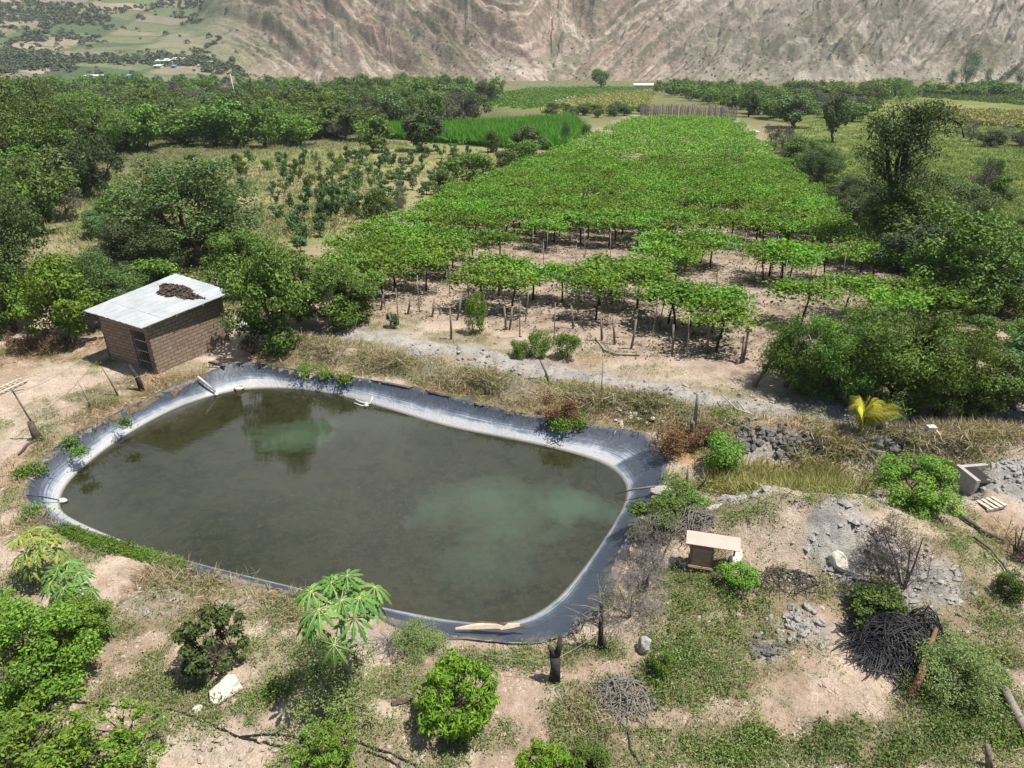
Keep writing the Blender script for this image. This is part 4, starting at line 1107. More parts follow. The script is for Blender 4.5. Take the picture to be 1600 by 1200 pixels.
WOOD.sort(key=lambda a: math.hypot(a[0][1][0], a[0][1][1]) / (a[0][2] * a[0][3]) ** .5)
for a in WOOD[:285]: tree_at(*a[0], **a[1])
def mesh_leaves(me, step):
    co = np.empty(len(me.vertices) * 3, np.float32); me.vertices.foreach_get('co', co); co = co.reshape(-1, 4, 3)[::step]
    c = co.mean(1, keepdims=True); return c + (co - c) * step ** .5 * .9
VV = []; rng = np.random.RandomState(14)
for (kd, lc, h, w, *_), kw in WOOD[285:]:
    L4 = mesh_leaves(TPL[kd][rng.randint(len(TPL[kd]))][0], 4); a = rng.rand() * 6.28
    X = L4[..., 0] * math.cos(a) - L4[..., 1] * math.sin(a); Y = L4[..., 0] * math.sin(a) + L4[..., 1] * math.cos(a)
    VV.append(np.stack([X * w + lc[0], Y * w + lc[1], L4[..., 2] * h + lc[2]], -1).reshape(-1, 3))
VV = np.concatenate(VV)
tag(link('distant_wood', mesh_np('distant_wood', VV, np.arange(len(VV)).reshape(-1, 4), mats=[M['mid']])), kind='stuff')
SAP = 'small bluish green orchard sapling on dry ground'
scatter_trees([(430, 245), (700, 235), (770, 255), (700, 295), (610, 340), (540, 352), (470, 395), (420, 330)], 110, ['sapling', 'sapling', 'sapsmall'], (1.0, 2.1), (.9, 1.7), 'orchard_sapling', SAP, 'orchard saplings on the dry clearing', 31, 1.3, 'sapling', .0)
scatter_trees([(120, 330), (230, 290), (300, 250), (420, 240), (420, 300), (200, 350), (120, 400)], 22, ['sapling', 'bush'], (1.0, 1.9), (1.2, 2.2), 'clearing_bush',
              {'sapling': 'thin sapling on the left clearing', 'bush': 'low bush on the left clearing'}, 'bushes on the left clearing', 32, 2, 'bush', .0)
tree('sapling', 518, 345, 56, 34, 'young_tree', 'tallest orchard sapling, dark green and bushy low down', 'sapling')
tree('bush', 590, 340, 42, 46, 'leafy_bush', 'leafy bush beside the left edge of the vineyard', 'bush')
tree('fargrey', 628, 350, 66, 24, 'withered_shrub', 'tall bare grey shrub at the left edge of the vineyard', 'shrub')
tree('fargrey', 108, 345, 46, 66, 'withered_shrub', 'purplish grey dead bush on the left clearing', 'shrub')

# ------------------------------------------------------------------ vineyard: vines on an overhead trellis
VH = 1.95
A0 = np.array(P(485, 405, VH)[:2]); A1 = np.array(P(990, 186, VH)[:2])
vd = unit(A1 - A0); vn = np.array([vd[1], -vd[0]])
CAN = poly([(482, 402), (560, 352), (760, 270), (880, 226), (990, 183), (1070, 181), (1150, 186), (1215, 245), (1300, 318), (1390, 395), (1480, 456),
            (1452, 472), (1250, 472), (1140, 500), (1085, 515), (1005, 508), (860, 482), (730, 470), (700, 462), (565, 455), (490, 430)], VH)
GAPS = [poly(g, VH) for g in [
    [(755, 352), (900, 350), (1010, 356), (1100, 352), (1100, 368), (1010, 367), (900, 366), (760, 362)],
    [(722, 380), (915, 380), (915, 412), (870, 416), (770, 402), (722, 394)],
    [(590, 425), (700, 424), (775, 440), (775, 457), (700, 446), (590, 440)],
    [(775, 452), (1000, 456), (1000, 468), (880, 466), (775, 462)],
    [(1070, 376), (1256, 366), (1262, 450), (1258, 512), (1150, 512), (1150, 440), (1070, 440), (1060, 400)],
    [(1060, 316), (1172, 318), (1172, 330), (1060, 328)],
    [(1150, 356), (1282, 362), (1282, 380), (1150, 374)],
    [(945, 240), (1010, 238), (1010, 246), (945, 248)], [(1020, 252), (1090, 250), (1090, 258), (1020, 259)],
    [(900, 300), (980, 298), (980, 305), (900, 306)], [(1000, 384), (1060, 384), (1060, 402), (1000, 402)],
    [(480, 436), (560, 440), (570, 460), (480, 460)], [(1060, 480), (1000, 486), (1000, 492), (1060, 490)]]]
EXTRA = [P(a, b, VH) for a, b in [(1115, 372), (1060, 395), (1030, 392), (1210, 384), (1230, 392), (1085, 455), (1120, 462), (1050, 450), (1262, 452), (1240, 398), (1200, 395), (1100, 366), (1075, 378)]]
rng = np.random.RandomState(5)
VP = []
for i in range(-4, 90):
    for j in range(-4, 18):
        q = A0 + vd * (i * 2.35 + rng.normal() * .12) + vn * (j * 2.1 + rng.normal() * .18)
        if pdist(CAN, q[0:1], q[1:2])[0] > (-.45 if q[1] < 45 else -.2): continue
        if any(pdist(g, q[0:1], q[1:2])[0] < .5 for g in GAPS): continue
        if q[1] < 56 and fbm(np.array([i * 1.7 + 3.3]), np.array([j * .22 + i * 3.1]), 2)[0] > (.645 if q[1] < 46 else .69): continue
        if rng.rand() < (.06 if q[1] < 50 else .02): continue
        VP.append((q[0], q[1]))
VP += [(p[0], p[1]) for p in EXTRA]
VP.sort(key=lambda q: q[0] ** 2 + q[1] ** 2)
VT = []
for sd in range(6):
    rg = np.random.RandomState(100 + sd)
    n = 1150
    nb = 9
    th = rg.uniform(0, 6.28, nb); ln_ = rg.uniform(1.0, 1.9, nb)
    kk = rg.randint(0, nb, n); tt = rg.rand(n) ** .6
    rr_ = tt * ln_[kk]
    pos = np.stack([np.cos(th[kk]) * rr_, np.sin(th[kk]) * rr_, VH + .12 * np.sin(kk * 2.1) - .03 * tt ** 2 + rg.normal(size=n) * .1], 1)
    fl = rg.rand(n) < .55; pos[fl, :2] = rg.uniform(-1.35, 1.35, (fl.sum(), 2))
    pos[:, :2] += rg.normal(size=(n, 2)) * .24
    pos[:, 2] += .95 * (fbm(pos[:, 0] * 1.3 + sd * 9, pos[:, 1] * 1.3, 3) - .5)
    dr = rg.rand(n) < .2
    pos[dr, 2] -= rg.rand(dr.sum()) * .65
    V, Q = leaf_geo(pos, rdir(rg, n) * .75 + np.array([0, 0, 1.1]), rdir(rg, n), rg.uniform(.12, .25, n), rg.uniform(.11, .2, n), .2)
    cme = mesh_np('vine_crown', V, Q, mats=[M['vine']])
    mb = MB()
    l1 = rg.normal(size=2) * .12
    mb.tube([(0, 0, -.1), (l1[0] * .3, l1[1] * .3, .6), (l1[0], l1[1], 1.3), (l1[0], l1[1], VH - .05)], [.07, .055, .05, .04], 6)
    for b_ in range(nb):
        mb.tube([(l1[0], l1[1], VH - .25), (np.cos(th[b_]) * .4 + l1[0], np.sin(th[b_]) * .4 + l1[1], VH - .02), (np.cos(th[b_]) * ln_[b_], np.sin(th[b_]) * ln_[b_], VH - .05)], [.035, .025, .008], 4)
    VT.append((cme, mb.mesh('vine_trunk', [M['barkdark']], True)))
gz_ = gheight(np.array([q[0] for q in VP]), np.array([q[1] for q in VP]))
NV = 300
for i, (q, z) in enumerate(zip(VP[:NV], gz_[:NV])):
    e = empty('grape_vine', (q[0], q[1], z), math.atan2(vn[1], vn[0]) + rng.choice([0, math.pi]) + rng.normal() * .15)
    sc = rng.uniform(.86, 1.1); e.scale = (sc * 1.08, sc * .74, rng.uniform(.92, 1.04))
    tag(e, 'grape vine with a flat leafy top on a thin dark trunk in the vineyard', 'grape vine', 'grape vines trained overhead in the vineyard')
    cme, tme = VT[i % 6]
    link('trunk', tme, e); link('crown', cme, e)
far_q = np.array(VP[NV:]); far_z = gz_[NV:]
nf = 230
k = np.repeat(np.arange(len(far_q)), nf)
pos = np.stack([far_q[k, 0], far_q[k, 1], far_z[k] + VH], 1) + np.concatenate([rng.uniform(-1.35, 1.35, (len(k), 2)), rng.normal(size=(len(k), 1)) * .15], 1)
pos[:, 2] += .8 * (fbm(pos[:, 0] * .7, pos[:, 1] * .7, 3) - .5)
ph = ((pos[:, 0] - A0[0]) * vd[0] + (pos[:, 1] - A0[1]) * vd[1]) / 2.35; ph = abs(ph - np.round(ph))
kp = (ph < .36) | (rng.rand(len(pos)) < .25); pos = pos[kp]; k = k[kp]
kp = fbm(pos[:, 0] * .42 + 4, pos[:, 1] * .42, 3) < .64 + .1 * rng.rand(len(pos)); pos = pos[kp]; k = k[kp]
pos[:, 2] += .35 * np.sin((pos[:, 0] * vd[0] + pos[:, 1] * vd[1]) * 2 * math.pi / 2.35) * fbm(pos[:, 0] * .1, pos[:, 1] * .1, 2)
V, Q = leaf_geo(pos, rdir(rng, len(k)) * .8 + np.array([0, 0, 1.0]), rdir(rng, len(k)), rng.uniform(.2, .34, len(k)), rng.uniform(.16, .27, len(k)), .2)
tag(link('vineyard_canopy', mesh_np('vineyard_canopy', V, Q, mats=[M['vine']])), kind='stuff')
del k, pos, V, Q

# trellis stakes
mb = MB(); mb.tube([(0, 0, -.1), (.01, 0, 1.2), (0, .015, 2.0)], [.03, .026, .022], 5)
sme = mb.mesh('trellis_stake', [M['postgrey']], True)
mb = MB(); mb.tube([(0, 0, -.1), (.02, 0, 1.0), (0, .02, 2.15)], [.06, .055, .048], 7)
pme = mb.mesh('trellis_post', [M['post']], True)
front = [q for q in VP if q[1] < 62]
cnt = 0
for i in range(-4, 30):
    for j in range(-3, 17):
        q = A0 + vd * (i * 2.35 + 1.1 + rng.normal() * .15) + vn * (j * 2.1 + 1 + rng.normal() * .3)
        if q[1] > 60 or not inside(CAN, q[0:1], q[1:2])[0] or rng.rand() < .5: continue
        o = link('trellis_stake', sme, None, (q[0], q[1], float(gheight(q[0:1], q[1:2])[0])))
        o.rotation_euler = (rng.normal() * .05, rng.normal() * .05, rng.uniform(0, 6)); o.scale = (1, 1, rng.uniform(.9, 1.08))
        tag(o, 'thin pale trellis stake standing among the grape vines', 'stake', 'thin trellis stakes in the vineyard')
for (a, b, hp, lean) in [(1104, 552, 62, .05), (1161, 566, 56, 0), (1157, 567, 40, 0), (1221, 580, 46, .0), (960, 538, 40, .12), (986, 545, 44, -.1), (940, 532, 40, .1), (895, 515, 34, .1), (796, 515, 34, -.12), (790, 515, 34, .05),
                   (714, 500, 36, -.2), (637, 490, 30, -.2), (595, 484, 30, -.2), (675, 494, 28, -.15), (1050, 552, 44, .05), (1340, 582, 60, 0), (1540, 590, 40, 0), (705, 530, 44, 0), (612, 515, 30, .1)]:
    p = G(a, b); s_ = scale_at(p)
    o = link('trellis_post', pme, None, p); o.rotation_euler = (0, -lean, rng.uniform(0, .3)); o.scale = (1, 1, hp * s_ / .9 / 2.15)
    tag(o, 'dark weathered post at the front rows of the vineyard', 'post', 'weathered posts at the vineyard front')
# leaning brace at the hedge
p0 = np.array(G(1178, 604)); p1 = np.array(G(1221, 580)) + [0, 0, 1.75]
mb = MB(); mb.tube([p0 - p0, (p1 - p0) * .5 + [0, 0, .05], p1 - p0], [.085, .075, .065], 7)
o = mb.build('brace_post', [M['post']], None, True, p0); tag(o, 'slanting wooden brace leaning on a post beside the pale feathery bush', 'post')
# long wires are too thin to see; one fallen white hose lies under the vines
mb = MB(); q = [np.array(G(a, b)) + [0, 0, .08] for a, b in [(930, 530), (945, 548), (965, 555), (1000, 556)]]
mb.tube(q, .05, 6); tag(mb.build('irrigation_pipe', [M['postgrey']], None, True), 'pale thick pipe lying under the first vine row', 'pipe')
# stake fence at the far vineyard end
e = empty('stake_fence', G(1080, 186)); tag(e, 'pale stake fence across the far end of the vineyard', 'fence')
loc = np.array(e.location)
L_ = np.array(G(1000, 181)); R_ = np.array(G(1150, 187))
st1 = MB()
for i in range(100):
    t = i / 99; q = L_ * (1 - t) + R_ * t - loc
    q[1] += rng.normal() * .2
    mb = MB(); mb.tube([q - [0, 0, .2], q + [rng.normal() * .05, 0, rng.uniform(2.6, 3.4)]], .1, 4); mb.build('stake', [M['postgrey']], e)
mb = MB()
for hgt in (.8, 1.6): mb.tube([L_ - loc + [0, 0, hgt], R_ - loc + [0, 0, hgt]], .04, 4)
mb.build('rail', [M['postgrey']], e)
# ------------------------------------------------------------------ adobe hut
m, nt, out = new_mat('adobe_brick')
v = coord(nt); sx = N(nt, 'ShaderNodeSeparateXYZ'); nt.links.new(v, sx.inputs[0])
cv = N(nt, 'ShaderNodeCombineXYZ'); nt.links.new(mth(nt, 'ADD', sx.outputs[0], sx.outputs[1]), cv.inputs[0]); nt.links.new(sx.outputs[2], cv.inputs[1])
wob = N(nt, 'ShaderNodeVectorMath', operation='ADD'); nt.links.new(cv.outputs[0], wob.inputs[0])
nz = N(nt, 'ShaderNodeTexNoise', i_Scale=2.5); nt.links.new(v, nz.inputs['Vector'])
sc_ = N(nt, 'ShaderNodeVectorMath', operation='SCALE'); nt.links.new(nz.outputs['Color'], sc_.inputs[0]); sc_.inputs['Scale'].default_value = .07
nt.links.new(sc_.outputs[0], wob.inputs[1])
br = N(nt, 'ShaderNodeTexBrick', i_Scale=1.0)
br.inputs['Brick Width'].default_value = .40; br.inputs['Row Height'].default_value = .165; br.inputs['Mortar Size'].default_value = .016
br.inputs['Mortar Smooth'].default_value = .3; br.inputs['Bias'].default_value = -.1
br.inputs['Color1'].default_value = (.315, .245, .185, 1); br.inputs['Color2'].default_value = (.25, .19, .14, 1); br.inputs['Mortar'].default_value = (.15, .105, .075, 1)
nt.links.new(wob.outputs[0], br.inputs['Vector'])
c = mixc(nt, .7, br.outputs['Color'], ramp(nt, noise(nt, 5, 6, .7, v), [(.3, (.65, .63, .6)), (.5, (1, 1, 1)), (.72, (1.2, 1.18, 1.15))]), 'MULTIPLY')
b = N(nt, 'ShaderNodeBsdfPrincipled', i_Roughness=.95); b.inputs['Specular IOR Level'].default_value = .1
nt.links.new(c, b.inputs['Base Color'])
hh = mth(nt, 'ADD', mth(nt, 'MULTIPLY', br.outputs['Fac'], -1.0), mth(nt, 'MULTIPLY', noise(nt, 12, 5, .7, v), .6))
nt.links.new(bump(nt, hh, .8, .03), b.inputs['Normal'])
nt.links.new(b.outputs[0], out.inputs['Surface'])
M['adobe'] = m
M['inner_shade'] = simple('shaft_shade', (.03, .025, .02), bstr=0)

hA, hB = np.array([-18.55, 29.85]), np.array([-15.75, 28.4])
hz = float(min(gheight(np.array([hA[0], hB[0]]), np.array([hA[1], hB[1]])))) - .1
ex = hB - hA; LW = float(np.linalg.norm(ex)); hr = math.atan2(ex[1], ex[0])
DW = 4.15; T_ = .3
e = empty('adobe_hut', (hA[0], hA[1], hz), hr)
tag(e, 'small mud brick hut with flat white sheet roof and barred door beside the pond', 'hut')
# local x along the door wall, y into the building
d0, d1, dh = .62 * LW, .915 * LW, 2.05
mb = MB()
def wallbox(x0, x1, y0, y1, z0, z1):
    nx = max(1, int((x1 - x0) / .3)); ny = max(1, int((y1 - y0) / .3))
    mb.box(((x0 + x1) / 2, (y0 + y1) / 2, (z0 + z1) / 2), (x1 - x0, y1 - y0, z1 - z0))
zt = 2.5
wallbox(0, d0, 0, T_, -.3, zt); wallbox(d1, LW, 0, T_, -.3, zt); wallbox(d0, d1, 0, T_, dh, zt)
wallbox(LW - T_, LW, T_, DW, -.3, zt + .02); wallbox(0, T_, T_, DW, -.3, zt + .02); wallbox(T_, LW - T_, DW - T_, DW, -.3, zt + .01)
w_ = mb.build('wall', [M['adobe']], e)
mb = MB(); mb.box(((d0 + d1) / 2, 1.2, -.02), (LW - .7, 1.6, .05)); mb.build('dirt_floor', [M['barkdark']], e)
# roof of overlapping sheets, rising a little to the back
def roof_pt(px, py, a, zz):
    return None
rc_ = [(-.42, -.38, zt + .12), (LW + .25, -.42, zt + .02), (LW + .42, DW + .32, zt + .12), (-.3, DW + .4, zt + .42)]
def rp(u, w_): 
    a, b_, c_, d_ = [np.array(q) for q in rc_]
    return (a * (1 - u) + b_ * u) * (1 - w_) + (d_ * (1 - u) + c_ * u) * w_
roof = bpy.data.objects.new('roof', None)
mb = MB()
nU, nW = 26, 6
rng = np.random.RandomState(8)
for w_i in range(4):
    w0, w1 = w_i / 4 - (.012 if w_i else 0), (w_i + 1) / 4
    g = np.array([[rp(u, w_) + [0, 0, .012 * math.sin(u * 60) + .008 * (w_i % 2) + .004 * rng.normal()] for u in np.linspace(0, 1, nU)] for w_ in np.linspace(w0, w1, nW)])
    Vt = g.reshape(-1, 3); Vb = Vt - [0, 0, .03]
    qi = np.arange(nU * nW).reshape(nW, nU)
    Q1 = np.stack([qi[:-1, :-1], qi[:-1, 1:], qi[1:, 1:], qi[1:, :-1]], -1).reshape(-1, 4)
    bo = list(qi[0]) + list(qi[1:, -1]) + list(qi[-1, ::-1][1:]) + list(qi[::-1, 0][1:-1])
    k = nU * nW
    Qs = [[bo[(i + 1) % len(bo)], bo[i], bo[i] + k, bo[(i + 1) % len(bo)] + k] for i in range(len(bo))]
    mb.add(np.vstack([Vt, Vb]), np.concatenate([Q1, Q1[:, ::-1] + k, np.array(Qs)]))
roof = mb.build('roof', [M['tin']], e)
for yy in (.35, 1.5, 2.7, 3.85):
    mb = MB(); a, b_ = rp(-.0, yy / DW) - [0, 0, .09], rp(1.0, yy / DW) - [0, 0, .09]; mb.tube([a, b_], .045, 6); mb.build('roof_pole', [M['post']], roof)
# barred door
dm = MB()
for x in (d0 + .03, d1 - .03): dm.box((x, .08, dh / 2), (.05, .05, dh))
for z in (.04, .55, 1.05, 1.55, dh - .03): dm.box(((d0 + d1) / 2, .085, z), (d1 - d0 - .05, .035, .05))
door = dm.build('door', [M['iron']], e)
for x in np.linspace(d0 + .12, d1 - .12, 7):
    mb = MB(); mb.tube([(x, .075, .03), (x, .075, dh - .03)], .012, 6); mb.build('bar', [M['iron']], door)
mb = MB(); mb.box((d0 + .1, .1, 1.0), (.12, .03, .3)); mb.build('lock_plate', [M['iron']], door)
# fallen leaves on the roof
lp = MB(); rng = np.random.RandomState(4)
R3 = Matrix.Rotation(hr, 3, 'Z')
def world_h(x, y, z): q = R3 @ Vector((x, y, z)); return np.array([q.x + hA[0], q.y + hA[1], q.z + hz])
cl = []
for (u, w_, ru, rw, n) in [(.42, .70, .24, .13, 750), (.66, .66, .14, .035, 120), (.78, .72, .12, .03, 60)]:
    for _ in range(n):
        a = rng.rand() * 6.28; r = math.sqrt(rng.rand()); uu = u + ru * r * math.cos(a) * (1 + .3 * math.sin(3 * a)); ww = w_ + rw * r * math.sin(a)
        q = rp(uu, ww); cl.append(q + [0, 0, .03 + .09 * (1 - r) * rng.rand()])
cl = np.array(cl)
V, Q = leaf_geo(cl, rdir(rng, len(cl)) * .6 + np.array([0, 0, 1]), rdir(rng, len(cl)), .16, .11, .2)
ctr = cl.mean(0); wc = world_h(*ctr)
o = link('leaf_litter', mesh_np('leaf_litter', V - ctr, Q, mats=[M['litter']]), None, wc); o.rotation_euler = (0, 0, hr)
tag(o, 'heap of dry brown leaves lying on the white hut roof', 'leaf heap')

def stick(name, pts, rad, mat, label, cat, n=6, grp=None, smooth=True):
    pts = np.array([np.array(p, float) for p in pts]); c0 = pts[0].copy()
    mb = MB(); mb.tube(pts - c0, rad, n)
    return tag(mb.build(name, [M[mat]], None, smooth, c0), label, cat, grp)
def gl(pts, dz=0.0):
    return [np.array(G(a, b)) + [0, 0, dz] for a, b in pts]
def up(px, py, hpx, lean=(0, 0)):
    p = np.array(G(px, py)); h = hpx * scale_at(p) / .9
    return p, p + [lean[0] * h, lean[1] * h, h]

a, b_ = up(172, 558, 62); stick('leaning_pole', [a, b_], [.03, .025], 'postgrey', 'thin pale pole standing against the shaded door wall of the hut', 'pole')
a, b_ = up(184, 617, 45, (-.25, 0)); stick('fence_stake', [a, (a + b_) / 2 + [.03, 0, 0], b_], [.035, .03, .025], 'post', 'thin leaning stake on the dry bank in front of the hut', 'stake')
a, b_ = up(222, 608, 40, (-.22, 0)); stick('stump_post', [a - [0, 0, .1], (a + b_) / 2 + [.06, 0, 0], b_], [.13, .1, .05], 'burnt', 'short dark gnarled stump in front of the barred door', 'stump', 8)
a, b_ = up(142, 640, 46, (-.15, 0)); stick('dead_stalk', [a, (a + b_) / 2 + [.08, 0, 0], b_], [.04, .03, .015], 'postgrey', 'pale bent dead stem among weeds on the left bank', 'stem')
# left fence post on a stump
p = np.array(G(58, 690)); s_ = scale_at(p)
e = empty('fence_post', p); tag(e, 'dark thin post fixed to a thick stump on the left bank', 'post')
mb = MB(); mb.tube([(.1, 0, -.1), (.02, 0, .3), (0, 0, .75)], [.2, .13, .11], 8); mb.build('stump', [M['bark']], e, True)
mb = MB(); mb.tube([(0, .1, .55), (-.12, .05, 1.3), (-.26, 0, 2.15)], [.035, .03, .028], 6); mb.build('pole', [M['post']], e, True)
mb = MB(); mb.tube([(-.28, -.02, 2.0), (.0, .02, 2.06), (.2, .0, 2.1)], .018, 5); mb.build('arm', [M['post']], e, True)
stick('loose_branch', gl([(30, 715), (45, 700), (60, 692)], .05), [.03, .05, .06], 'bark', 'dry branch lying below the left stump post', 'branch')
# ladder
p0, p1 = np.array(G(-12, 622)), np.array(G(44, 596)); p2 = np.array(G(-8, 606)); wdir = unit(np.cross(p1 - p0, [0, 0, 1])) * -.42
e = empty('ladder', p0); tag(e, 'pale wooden ladder lying on the dirt at the left border', 'ladder')
for sgn in (0, 1):
    mb = MB(); mb.tube([wdir * sgn + [0, 0, .12], (p1 - p0) + wdir * sgn + [0, 0, .12]], .04, 6); mb.build('rail', [M['ladder']], e)
for t in np.linspace(.05, .95, 8):
    mb = MB(); q = (p1 - p0) * t + [0, 0, .14]; mb.tube([q, q + wdir], .03, 6); mb.build('rung', [M['ladder']], e)
# wires at the left
a = np.array(G(58, 690)) + [-.2, 0, 1.9]; b_ = np.array(G(172, 558)) + [0, 0, 1.0]
stick('slack_wire', [a, a * .75 + b_ * .25 - [0, 0, .25], a * .5 + b_ * .5 - [0, 0, .35], a * .25 + b_ * .75 - [0, 0, .25], b_], .012, 'postgrey', 'slack grey wire between the left stump post and the hut pole', 'wire', 4)
a = np.array(G(58, 690)) + [-.05, 0, .9]; b_ = np.array(G(222, 608)) + [0, 0, .7]
stick('slack_wire', [a, a * .5 + b_ * .5 - [0, 0, .25], b_], .012, 'postgrey', 'slack wire between the left stump post and the dark stump by the door', 'wire', 4)

# ------------------------------------------------------------------ things on the pond rim
def wpt(px, py, dz=0.0): q = plane_pt(px, py, WZ + dz); return np.array([q[0], q[1], WZ + dz])
stick('pump_pipe', [plane_pt(309, 588, .2) + [.2], wpt(337, 612, .15), ], .045, 'white', 'white pipe sloping from the bank into the pond near the hut', 'pipe', 8)
def lathe_blob(r, sq, seed, n=2, amp=.25, cuts=0):
    import bmesh
    bm = bmesh.new(); bmesh.ops.create_icosphere(bm, subdivisions=n, radius=1)
    rg = np.random.RandomState(seed); co = np.array([v_.co for v_ in bm.verts]); fs = np.array([[v_.index for v_ in f.verts] for f in bm.faces]); bm.free()
    for _ in range(cuts):
        d = rdir(rg, 1)[0]; k = rg.uniform(.5, .8); t = co @ d; co = co - np.outer(np.maximum(t - k, 0), d)
    o1, o2, o3 = rg.rand(3) * 50
    co = co * (1 + amp * (fbm(co[:, 0] * 1.7 + o1, co[:, 1] * 1.7 + co[:, 2] * 1.3 + o2, 3) - .5)[:, None] + amp * .5 * (fbm(co[:, 0] * 5 + o3, co[:, 2] * 5 + co[:, 1] * 3, 2) - .5)[:, None])
    return co * np.array(sq) * r, fs
co, fs = lathe_blob(.1, (1, 1, .8), 3, 2, .05)
tag(link('float_ball', mesh_np('float_ball', co, None, fs, True, [M['white']]), None, wpt(338, 616, .05)), 'small white float ball at the end of the pump pipe', 'float')
mb = MB(); th = np.linspace(0, 2 * math.pi, 19); mb.tube([(math.cos(t) * .19, math.sin(t) * .19, 0) for t in th], .05, 8)
tag(mb.build('old_ring', [M['whiterock']], None, True, wpt(374, 605, .12)), 'pale ring lying at the far water edge', 'ring')
c0 = wpt(556, 628, .05)
mb = MB(); mb.tube([(0, 0, .1), (.3, -.12, .04), (.65, -.2, .02), (.7, -.1, .12), (.72, .1, .2)], [.035, .04, .04, .035, .035], 7); mb.tube([(-.05, -.1, 0), (.3, -.25, -.05), (.6, -.28, -.02)], .035, 7)
mb.box((.5, -.25, 0), (.12, .3, .12)); 
tag(mb.build('white_pipe_fitting', [M['white']], None, True, c0), 'white bent pipe fitting at the far edge of the water', 'pipe')
co, fs = lathe_blob(.14, (1.3, .8, .6), 5, 2, .2)
tag(link('plastic_jug', mesh_np('plastic_jug', co, None, fs, False, [M['white']]), None, wpt(97, 782, .05)), 'white plastic jug floating at the left corner of the pond', 'jug')
stick('thin_hose', [plane_pt(40, 773, .15) + [.12], plane_pt(66, 778, -.1) + [-.05], wpt(95, 782, .06)], .02, 'hose', 'thin dark hose crossing the liner to the floating jug', 'hose')
stick('dead_stick', [wpt(961, 772, .12), plane_pt(990, 769, -.3) + [-.18], plane_pt(1023, 764, .1) + [.2]], [.012, .03, .035], 'twig', 'thin pale stick lying across the right end of the liner', 'stick')
stick('dark_pipe', [plane_pt(326, 565, .25) + [.22], plane_pt(352, 576, .0) + [.1]], .05, 'hose', 'short dark pipe end on the far bank near the hut', 'pipe')
c0 = np.array(plane_pt(765, 988, -.15) + [-.12])
for i, (pts, r, lab) in enumerate([([(712, 988), (745, 985), (775, 984), (800, 987)], [.03, .09, .09, .03], 'longest pale driftwood board on the near dark liner'),
                            ([(745, 979), (790, 984), (822, 988)], [.04, .06, .03], 'grey driftwood plank behind the longest board'),
                            ([(782, 992), (795, 987), (812, 985)], [.02, .08, .05], 'short pale split board at the right end of the driftwood')]):
    q = [np.array(plane_pt(a, b, -.25) + [-.12 + .03 * i]) for a, b in pts]
    stick('driftwood', q, r, 'drift' if i != 1 else 'bark', lab, 'board', 5, smooth=False)
# ------------------------------------------------------------------ fence posts and stakes between pond and vineyard
a, b_ = up(1078, 702, 92, (.0, 0)); 
e = empty('fence_post', a); tag(e, 'tall grey fence post beside the bright weed bush right of the pond', 'post')
h_ = b_[2] - a[2]
mb = MB(); mb.tube([(0, 0, -.1), (-.03, 0, h_ * .52), (-.1, 0, h_ * .55)], [.1, .085, .07], 8); mb.build('lower_post', [M['post']], e, True)
mb = MB(); mb.tube([(.05, .06, h_ * .42), (.06, .06, h_ * .8), (.05, .06, h_)], [.075, .07, .065], 8); mb.build('upper_post', [M['postgrey']], e, True)
a, b_ = up(858, 607, 38, (-.35, 0)); stick('fence_stake', [a, (a + b_) / 2 + [.05, 0, 0], b_], [.06, .05, .045], 'post', 'leaning dark stake on the straw bank behind the pond', 'stake')
a, b_ = up(938, 632, 62); stick('fence_stake', [a, b_], [.02, .018], 'postgrey', 'thin upright pale stake on the straw bank behind the pond', 'stake')
a, b_ = up(1072, 758, 34); stick('fence_stake', [a, b_], [.045, .04], 'postgrey', 'short grey stake in weeds at the right end of the pond', 'stake')
a, b_ = up(515, 560, 32, (-.2, 0)); stick('fence_stake', [a, b_], [.03, .02], 'post', 'thin stake on the bank behind the far pond edge', 'stake')
a, b_ = up(1090, 765, 34, (.3, 0)); stick('dead_stalk', [a, (a + b_) / 2 + [.1, 0, 0], b_], [.03, .025, .015], 'twigdark', 'dark dead stem in the weeds at the right pond end', 'stem')
stick('reed_stalk', gl([(1150, 640), (1163, 655), (1172, 672)], .3), [.03, .03, .02], 'straw_s' if 'straw_s' in M else 'ladder', 'pale fallen cane stalk on the straw bank', 'stalk')
stick('reed_stalk', gl([(1125, 632), (1150, 650), (1168, 668)], .35), [.03, .03, .02], 'ladder', 'longer fallen cane stalk beside the pale one', 'stalk')
# white bag and pipe near the trees right of the hut
co, fs = lathe_blob(.32, (1.2, .7, .5), 9, 2, .5, 2)
tag(link('white_bag', mesh_np('white_bag', co, None, fs, False, [M['white']]), None, np.array(G(382, 516)) + [0, 0, .2]), 'crumpled white bag on the ground right of the hut', 'bag')

# ------------------------------------------------------------------ right side: wooden box with pink roof
p = np.array(G(1094, 884))
e = empty('wooden_box', p, math.radians(-14)); tag(e, 'small wooden box on legs with a pink sheet roof', 'box')
mb = MB()
mb.box((-.02, 0, .44), (.6, .42, .6)); mb.box((-.02, -.235, .15), (.66, .05, .04))
mb.build('body', [M['boxboard']], e)
mb = MB(); mb.box((0, -.02, .12), (.7, .54, .045)); mb.build('floor_board', [M['wood']], e)
mb = MB(); Rm = Matrix.Rotation(math.radians(16), 3, 'X'); mb.box((.25, .0, .95), (1.46, .46, .02), M=Rm); mb.build('roof', [M['pink']], e)
for (x, y) in ((-.3, -.2), (.27, -.2), (-.3, .2), (.27, .2)):
    mb = MB(); mb.tube([(x, y, -.1), (x, y, .95 if y > 0 else .8)], .03, 6); mb.build('leg', [M['post']], e)
mb = MB(); mb.tube([(.85, .0, -.1), (.86, .02, .92)], .03, 6); mb.build('side_stake', [M['post']], e)
